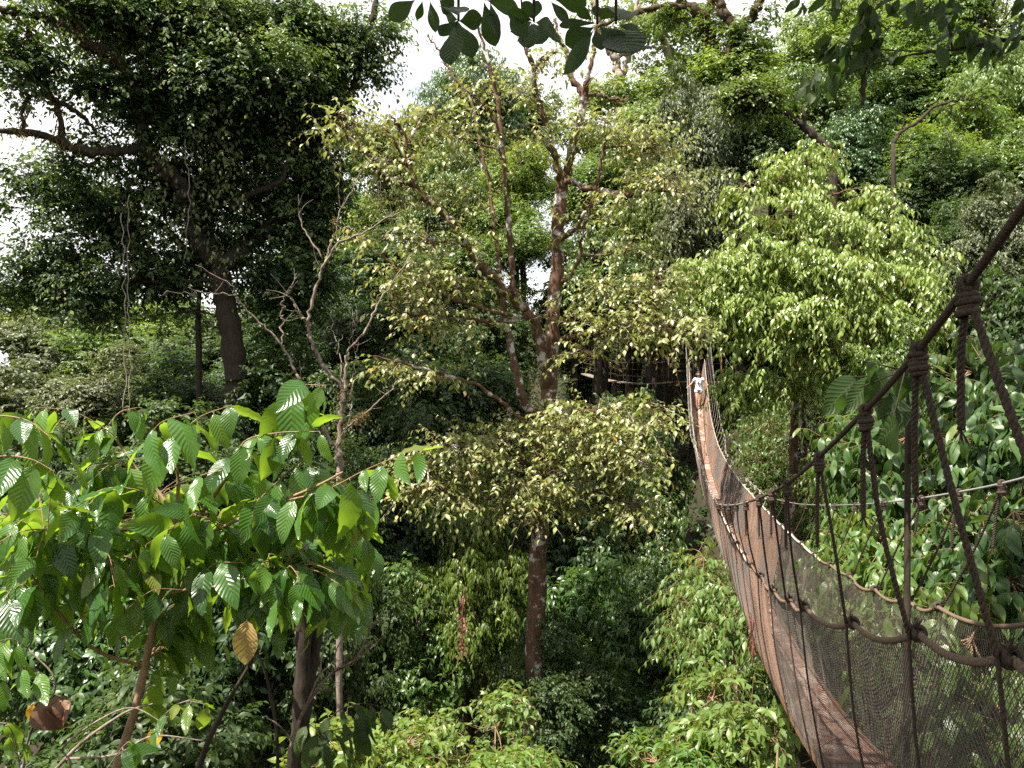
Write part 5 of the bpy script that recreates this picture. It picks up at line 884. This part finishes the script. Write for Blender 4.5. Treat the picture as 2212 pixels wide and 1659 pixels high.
for rows, n_, s_ in (([(705, 1560, 7), (740, 1530, 6.8), (790, 1520, 6.7), (830, 1530, 6.6)], 9, .24), ([(690, 1600, 7), (730, 1575, 6.8), (780, 1570, 6.6)], 7, .26), ([(660, 1560, 7), (690, 1580, 6.7), (720, 1610, 6.6)], 6, .24), ([(705, 1230, 7.1), (760, 1190, 6.9), (810, 1200, 6.8)], 8, .24), ([(690, 1330, 7.1), (740, 1260, 6.9), (780, 1270, 6.8)], 7, .24)): leaf_run(gl, gs, px(rows), n_, s_, FINE, rng, hang=1.1)
g.build('trunk', BK['dark'], t, ORG); gs.build('twigs', BK['dark'], t, ORG); gl.build('foliage', LM['over'], t, ORG)
ORG = at(625, 1750, 5.6); ORG = (ORG[0], ORG[1], float(gh(ORG[0], ORG[1])))
t = thing('bare_sapling', 'leafless sapling with pale reddish branching twigs at the bottom', 'sapling', ORG); g = Geo()
for rows, r in (([(600, 2300, 5.6), (622, 1700, 5.6), (632, 1600, 5.6), (665, 1520, 5.6), (715, 1455, 5.55), (770, 1420, 5.5), (805, 1340, 5.5)], [.02, .017, .014, .012, .010, .007, .002]), ([(715, 1455, 5.55), (770, 1425, 5.6), (800, 1400, 5.6), (842, 1362, 5.6)], [.008, .006, .005, .002]), ([(660, 1530, 5.6), (690, 1460, 5.5), (720, 1430, 5.45), (728, 1400, 5.45), (748, 1372, 5.4)], [.008, .007, .005, .004, .002]), ([(632, 1600, 5.6), (600, 1565, 5.5), (575, 1550, 5.5)], [.008, .006, .003]), ([(690, 1460, 5.5), (700, 1400, 5.5), (735, 1330, 5.5), (790, 1345, 5.5)], [.006, .005, .003, .002]), ([(760, 1425, 5.5), (770, 1390, 5.4), (765, 1360, 5.4)], [.004, .003, .001])): tube(g, px(rows), r, 6, rng, .06)
for k in range(34):
    v = g.V[0][rng.integers(len(g.V[0]) // 2, len(g.V[0]))]; e = v + rng.standard_normal(3) * .06 + np.array([.03, 0, .08]); tube(g, [v, (v + e) / 2 + .01 * rng.standard_normal(3), e], [.003, .001], 4)
g.build('twigs', BK['dead'], t, ORG)

# ------------------------------------------------------------------ overhead rosettes, and an unseen crown added for its shade
rng = np.random.default_rng(66)
ORG = (-2.6, -2.2, float(gh(-2.6, -2.2)))
t = thing('overhanging_tree', 'tree overhead whose dark leathery leaf rosettes hang into the top of the view', 'tree', ORG); gs = Geo(); gl = Geo(); YO = 3.2
def qx(x, y): return (768 + x * .3224, y * .3224)
sp = ((690, 140, 3.2), (1195, 145, 3.1), (1620, 160, 3.0), (1745, 160, 3.05), (870, 0, 3.2), (450, -10, 3.3), (1330, -10, 3.1))
hub = at(1150, -420, 2.6)
for x, y, Y in sp: p = at(*qx(x, y), Y); tube(gs, curve([hub, at(*qx(x, y - 420), Y - .1), at(*qx(x, y - 160), Y), p], 6), [.014, .008, .006, .005], 6)
tube(gs, curve([at(*qx(1110, 0), 3.1), at(*qx(1118, 150), 3.1), at(*qx(1120, 285), 3.1)], 4), [.004, .003, .002], 5)
for (a, b, wd_) in (((400, 0), (245, 110), 90), ((450, 0), (420, 130), 50), ((500, 0), (535, 190), 65), ((560, 0), (645, 55), 100), ((690, 140), (570, 215), 80), ((690, 145), (615, 378), 95), ((695, 150), (770, 348), 100), ((690, 140), (825, 130), 80), ((690, 130), (585, 105), 35), ((690, 100), (650, 15), 45), ((860, 10), (925, 280), 115), ((900, 0), (955, 215), 40), ((870, 0), (1095, 60), 95), ((1180, 150), (1065, 185), 65), ((1185, 155), (1150, 292), 85), ((1195, 155), (1235, 270), 95), ((1195, 150), (1380, 215), 90), ((1190, 140), (1035, 90), 80), ((1195, 135), (1135, 20), 75), ((1195, 130), (1228, 5), 60), ((1300, 0), (1425, 140), 80), ((1340, 0), (1540, 40), 100), ((1605, 155), (1380, 150), 80), ((1600, 180), (1415, 290), 130), ((1605, 190), (1445, 450), 62), ((1610, 195), (1645, 315), 75), ((1630, 165), (1790, 318), 95), ((1735, 180), (1830, 298), 80), ((1750, 170), (1915, 200), 80), ((1740, 150), (1872, 55), 62), ((1720, 140), (1790, 30), 66), ((1625, 130), (1608, 35), 48), ((1640, 130), (1690, 85), 46), ((1590, 140), (1490, 60), 66)):
    Yq = 3.1 + .12 * rng.standard_normal(); A = at(*qx(*a), Yq); B = at(*qx(*b), Yq + .10 * rng.standard_normal()); ln = np.linalg.norm(B - A); ratio = wd_ / math.hypot(b[0] - a[0], b[1] - a[1]) / .44
    put_leaves(gl, OBOV, A[None], (B - A)[None], np.array([[.35 * rng.standard_normal(), -.9, .55 * rng.standard_normal()]]), ln * 1.1, ratio, rng)
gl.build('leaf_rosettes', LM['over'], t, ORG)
LB = [(-1.2, 1.1, 5.2, 1.3, 1.2, .8, 1), (-.1, .4, 5.0, 1.3, 1.2, .8, 1), (-2.2, .6, 6.0, 1.4, 1.4, 1.0, 1), (-1.4, 2.5, 3.0, .8, .5, .5, 1.2), (-.4, 2.5, 2.9, .9, .5, .5, 1.2), (-.6, -.6, 5.5, 1.6, 1.4, 1, .6), (2.3, 4.3, 4.0, 1.2, .6, .5, 1.2), (3.4, 4.3, 4.2, 1.1, .6, .5, 1.2), (1.6, 3.6, 5.0, 1.0, .7, .5, .6), (.2, 1.1, 3.2, 1.6, .9, .5, 1), (-1.8, .6, 3.6, 1.5, 1.2, .6, 1), (2.0, .9, 3.6, 1.5, 1.1, .6, 1), (0, -1.2, 3.4, 2, 1.2, .7, 1)]  # unseen crown lobes, placed to shade the rosettes and the near bridge
tube(gs, curve([np.array(ORG) - UP * .3, (-2.7, -2.2, -1), (-2.5, -2.0, 2.5), (-1.6, -1.2, 4.2), (-.4, -.2, 4.8), (.6, .6, 4.7), (1.6, 3.2, 4.6), (2.6, 4.6, 4.3), (3.3, 5.1, 4.3)], 8), [.24, .20, .17, .12, .08, .06, .05, .04, .02], 10, rng, .06); tube(gs, curve([(-.4, -.2, 4.8), (.1, 1.2, 3.6), tuple(hub)], 6), [.05, .03, .014], 7)
gs.build('trunk', BK['dark'], t, ORG)
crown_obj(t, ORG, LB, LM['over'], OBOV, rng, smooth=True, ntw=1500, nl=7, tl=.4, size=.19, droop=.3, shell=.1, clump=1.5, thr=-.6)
# second overhead branch at the upper right
rng = np.random.default_rng(67); ORG = (6.5, 3.2, float(gh(6.5, 3.2)))
t = thing('hillside_bough_tree', 'tree whose thin bough of dark pointed leaves reaches in from the upper right', 'tree', ORG); gs = Geo(); gl = Geo()
def rx(x, y): return (1645.8 + x * .256, y * .256)
def bough(rows, r): C = curve([at(*rx(a, b), c) for a, b, c in rows], 6); tube(gs, C, r, 6, rng, .04); return C
bough([(3300, 200, 5.2), (2700, 250, 5.2), (2212, 318, 5.1), (1980, 350, 5.05), (1690, 405, 5), (1600, 422, 5), (1300, 455, 4.95), (1080, 505, 4.9), (900, 560, 4.9), (560, 680, 4.85)], [.03, .022, .015, .012, .010, .009, .007, .005, .004, .002]); bough([(1610, 420, 5), (1400, 428, 5), (1100, 425, 5), (740, 380, 4.95), (620, 330, 4.9)], [.006, .005, .004, .003, .002]); bough([(1605, 415, 5), (1590, 280, 5), (1560, 150, 5), (1500, 0, 5.05), (1450, -200, 5.1)], [.008, .008, .007, .006, .005]); bough([(1560, 160, 5), (1400, 60, 5), (1280, 20, 5)], [.005, .004, .002]); bough([(880, 30, 4.9), (900, 60, 4.9), (850, 200, 4.9), (900, 380, 4.95)], [.005, .005, .004, .004]); bough([(880, 30, 4.9), (870, -100, 4.95), (1000, -300, 5), (1450, -200, 5.1)], [.005, .006, .006, .006]); bough([(2080, 335, 5.05), (1900, 290, 5), (1750, 200, 4.95)], [.005, .004, .002]); bough([(560, -20, 4.9), (600, -200, 4.9), (1000, -300, 5)], [.004, .005, .006]); bough([(2700, 250, 5.2), (2400, 20, 5), (2180, 30, 5)], [.01, .006, .003])
for (x, y, n_) in ((590, 330, 6), (650, 370, 6), (700, 480, 5), (770, 400, 5), (830, 420, 5), (900, 420, 6), (960, 420, 5), (1030, 440, 4), (540, 660, 5), (470, 650, 5), (400, 720, 4), (860, 60, 6), (880, 160, 5), (820, 220, 4), (940, 220, 5), (970, 330, 4), (570, -10, 4), (690, -20, 4), (1290, 20, 6), (1350, 60, 5), (1420, 90, 4), (1560, 100, 5), (1600, 40, 5), (1500, 10, 4), (1640, 230, 5), (1700, 300, 6), (1770, 260, 5), (1830, 330, 5), (1900, 350, 5), (1960, 390, 6), (2160, 170, 4), (2190, 20, 4), (1080, 30, 3), (1450, 370, 3), (1180, 390, 3), (2190, 240, 3), (620, 560, 4), (330, 20, 3)):
    p = np.repeat(at(*rx(x, y), 4.95 + .12 * rng.standard_normal())[None], n_, 0) + .025 * rng.standard_normal((n_, 3)); d = np.array([-.25, -.1, -1.0]) + .45 * rng.standard_normal((n_, 3)); put_leaves(gl, BIG, p, d, np.array([.3, -.7, .4]) + .6 * rng.standard_normal((n_, 3)), .135 * (1 + .2 * rng.standard_normal(n_)).clip(.5, 1.4), .95, rng); tube(gs, [p[0], p[0] + .05 * np.array([.5, .2, .8])], .002, 4)
tube(gs, curve([np.array(ORG) - UP * .3, (6.6, 3.3, -1.5), (6.4, 3.6, 1.6), at(*rx(3300, 200), 5.2)], 6), [.13, .11, .08, .03], 8, rng, .05)
LB_SHADE = [(2.8, 6.2, 5.2, 1.5, 1.2, .7, 1), (4.2, 6.8, 5.6, 1.5, 1.2, .7, 1), (5.5, 5, 5.5, 1.8, 1.5, .8, 1), (6.8, 3.6, 5.0, 1.6, 1.4, .9, 1), (3.6, 8.0, 6.4, 1.4, 1.1, .6, .8)]  # unseen crown above the view, added to shade the shrubs at right
led = curve([(6.6, 3.3, -1.5), (6.5, 3.5, 2.5), (6.2, 4.0, 4.2), (5, 5, 5.0), (3.6, 6.3, 5.2), (2.6, 6.4, 5.2)], 6); tube(gs, led, [.10, .08, .06, .05, .03, .015], 8, rng, .06); connect(gs, [led], LB_SHADE, rng)
crown_obj(t, ORG, LB_SHADE, LM['mid'], MD, rng, ntw=420, nl=7, tl=.5, size=.15, shell=.1, clump=2.0, thr=-.1)
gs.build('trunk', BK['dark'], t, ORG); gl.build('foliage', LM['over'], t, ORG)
# bunch of large dark leaves by the second knot
rng = np.random.default_rng(68); ORG = at(1950, 1000, 4.6); ORG = (ORG[0], ORG[1], float(gh(ORG[0], ORG[1])))
t = thing('large_leaf_sapling', 'sapling with a few large hanging ribbed leaves between the first rope knots', 'sapling', ORG); gs = Geo(); gl = Geo()
tube(gs, curve([np.array(ORG), at(1960, 1250, 4.8), at(1965, 1000, 4.7), at(1960, 850, 4.6), at(1950, 790, 4.5)], 6), [.03, .02, .014, .009, .005], 7)
for (a, b, w_) in (((1925, 800), (1935, 892), 1.1), ((1950, 790), (1960, 868), 1.2), ((1905, 790), (1880, 878), .8), ((1885, 815), (1838, 880), .7), ((1850, 815), (1800, 878), .8), ((1965, 800), (1990, 850), 1), ((1915, 830), (1910, 900), 1), ((1940, 850), (1945, 930), .9), ((1870, 780), (1900, 830), .8), ((1930, 900), (1950, 950), 1.0), ((1990, 780), (2000, 840), .9), ((1820, 850), (1815, 900), .7)):
    A = at(*a, 4.5 + .15 * rng.standard_normal()); B = at(*b, 4.5); put_leaves(gl, BIG, A[None], (B - A)[None], np.array([[.2 * rng.standard_normal(), -1, .4]]), np.linalg.norm(B - A) * 1.1, w_ * 1.3, rng); tube(gs, [A, at(1955, 800, 4.5)], .003, 4)
gs.build('stem', BK['dark'], t, ORG); gl.build('foliage', LM['over'], t, ORG)

# ------------------------------------------------------------------ bare and mossy trunks against the sky, limbs on the hillside, lianas
rng = np.random.default_rng(70)
def sky_tree(label, base, limbs, bark, leaves=None, mat='lime', size=.22, name='tall_tree', ntw=260, moss=False):
    c = at(*base); org = (c[0], c[1], float(gh(c[0], c[1]))); t = thing(name, label, 'tree', org); g = Geo(); sk_ = []
    C = curve([np.array(org) - UP * .3, (c + np.array(org)) / 2, c], 6); tube(g, C, [limbs[0][1][0] * 1.5, limbs[0][1][0]], 8, rng, .06); sk_.append(C)
    for rows, r in limbs: C = px(rows); C[1:-1] += r[0] * .25 * rng.standard_normal((len(C) - 2, 3)); tube(g, C, r, 8, rng, .10); sk_.append(C)
    if leaves:
        LB = lobes_px(leaves); connect(g, sk_, LB, rng, .08, .02); o, tw = crown_obj(t, org, LB, LM[mat], SM, rng, ntw=ntw * len(leaves), nl=8, tl=.9, size=size, shell=.1, clump=1.2, thr=-.1, flat=.3); twig_lines(g, tw, .012)
    g.build('trunk', BK[bark], t, org)
    if moss:
        gm = Geo(); pts = np.concatenate(sk_[1:]); q = pts[rng.integers(0, len(pts), 700)] + .16 * rng.standard_normal((700, 3)); put_leaves(gm, SM, q, -UP + .6 * rng.standard_normal((700, 3)), rng.standard_normal((700, 3)), .12 + .14 * rng.random(700), .5, rng); gm.build('moss', LM['moss'], t, org, False)
sky_tree('pale forked trunk rising against the white sky right of the middle tree', (1338, 235, 50), [([(1338, 235, 50), (1340, 174, 50), (1329, 129, 50), (1310, 93, 50), (1290, 40, 50), (1280, -20, 50)], [.34, .30, .28, .25, .2, .15]), ([(1341, 180, 50), (1355, 129, 50), (1368, 74, 50), (1375, 20, 50), (1378, -30, 50)], [.2, .18, .16, .13, .1]), ([(1330, 125, 50), (1380, 106, 50), (1416, 100, 50)], [.16, .14, .08])], 'grey', [(1350, 60, 50, 60, 30), (1390, 150, 50, 50, 30, .5), (1300, 20, 50, 60, 30)], 'lime', .26, ntw=110)
sky_tree('slender pale trunk leaning left below the top edge beside the sky', (1460, 215, 52), [([(1460, 215, 52), (1451, 142, 52), (1432, 81, 52), (1416, 16, 52), (1405, -40, 52)], [.30, .27, .24, .2, .16]), ([(1452, 150, 52), (1470, 170, 52), (1472, 200, 52)], [.12, .1, .06])], 'grey', [(1440, 60, 52, 70, 50, .6), (1490, 130, 52, 60, 50, .7), (1420, 110, 52, 50, 40, .5), (1400, 20, 52, 70, 30, .6)], 'lime', .26, ntw=150)
sky_tree('dark mossy trunk with crooked fork at the top edge beside the sky gap', (1545, 140, 46), [([(1545, 140, 46), (1535, 89, 46), (1520, 45, 46), (1478, 0, 46), (1450, -40, 46)], [.42, .38, .34, .3, .25]), ([(1523, 50, 46), (1537, 0, 46), (1540, -40, 46)], [.3, .25, .2]), ([(1500, 22, 46), (1440, 12, 46), (1370, 30, 46), (1290, 58, 46)], [.2, .18, .15, .08])], 'moss', [(1470, 30, 46, 60, 30, .5), (1540, 60, 46, 50, 30, .4)], 'mid', .24, ntw=130, moss=True)
sky_tree('mossy forked trunk at the top edge with one arm bending right', (1578, 130, 44), [([(1578, 130, 44), (1587, 74, 44), (1570, 35, 44), (1550, 0, 44), (1540, -40, 44)], [.38, .33, .28, .25, .2]), ([(1588, 74, 44), (1620, 40, 44), (1644, 0, 44), (1660, -40, 44)], [.28, .25, .22, .18])], 'moss', [(1610, 90, 44, 50, 40, .5), (1640, 20, 44, 40, 40, .5)], 'mid', .24, ntw=120, moss=True)
sky_tree('crooked dark limb leaning out over the shaded slope above the drooping tree', (1800, 340, 34), [([(1800, 340, 34), (1776, 310, 34), (1739, 273, 34), (1694, 243, 34), (1642, 228, 34), (1600, 215, 34)], [.20, .18, .15, .12, .09, .04]), ([(1740, 275, 34), (1736, 238, 34), (1753, 213, 34), (1757, 190, 34)], [.09, .08, .06, .03])], 'dark', [(1620, 210, 34, 50, 30), (1680, 225, 34, 40, 24, .6)], 'mid', .2, name='leaning_tree')
sky_tree('curved dark limb arching right across the shaded slope', (1930, 310, 31), [([(1930, 310, 31), (1947, 285, 31), (1982, 263, 31), (2016, 233, 31), (2051, 221, 31), (2090, 215, 31)], [.08, .075, .065, .055, .04, .02]), ([(1946, 286, 31), (1953, 262, 31), (1955, 250, 31)], [.04, .03, .02])], 'dark', [(2080, 215, 31, 40, 24)], 'mid', .19, name='leaning_tree')
sky_tree('dark straight trunk standing on the slope under the leaf bunches', (1867, 300, 36), [([(1867, 300, 36), (1868, 250, 36), (1866, 200, 36), (1864, 150, 36), (1850, 110, 36)], [.17, .16, .14, .12, .06])], 'dark', [(1850, 120, 36, 60, 40)], 'mid', .22)
for label, rows, r in (('long thin vine hanging straight down left of the mossy trunk', [(262, 460, 25.5), (268, 600, 25.5), (270, 740, 25.5), (266, 900, 25.5)], .016), ('second thin vine hanging beside the straight one left of the mossy trunk', [(280, 420, 25.4), (276, 560, 25.4), (280, 720, 25.4), (278, 890, 25.4)], .012), ('loose vine dangling from the middle of the mossy crown', [(400, 300, 26), (408, 420, 26), (398, 560, 26)], .014), ('thin creeper hanging beside the spotted trunk', [(990, 1230, 21), (985, 1330, 20.8), (988, 1420, 20.6), (985, 1500, 20.4)], .012)):
    g = Geo(); C = px(rows); C[1:-1] += .03 * rng.standard_normal((len(C) - 2, 3)); tube(g, C, r, 5); o = g.build('hanging_vine', BK['grey']); o['label'] = label; o['category'] = 'vine'; o['group'] = 'vines hanging from the canopy'
rng = np.random.default_rng(72); g = Geo(); q = np.array([at(1000 + 6 * rng.standard_normal(), rng.uniform(1290, 1420), 19.0 + .2 * rng.standard_normal()) for _ in range(120)]); put_leaves(g, SM, q, -UP + .5 * rng.standard_normal((120, 3)), rng.standard_normal((120, 3)), .09, 1, rng); tube(g, px([(1003, 1270, 19), (998, 1350, 19), (1000, 1430, 19)]), .015, 5)
o = g.build('dead_creeper', LM['dry']); o['label'] = 'rusty dead creeper hanging on the fresh green bushy tree'; o['category'] = 'creeper'
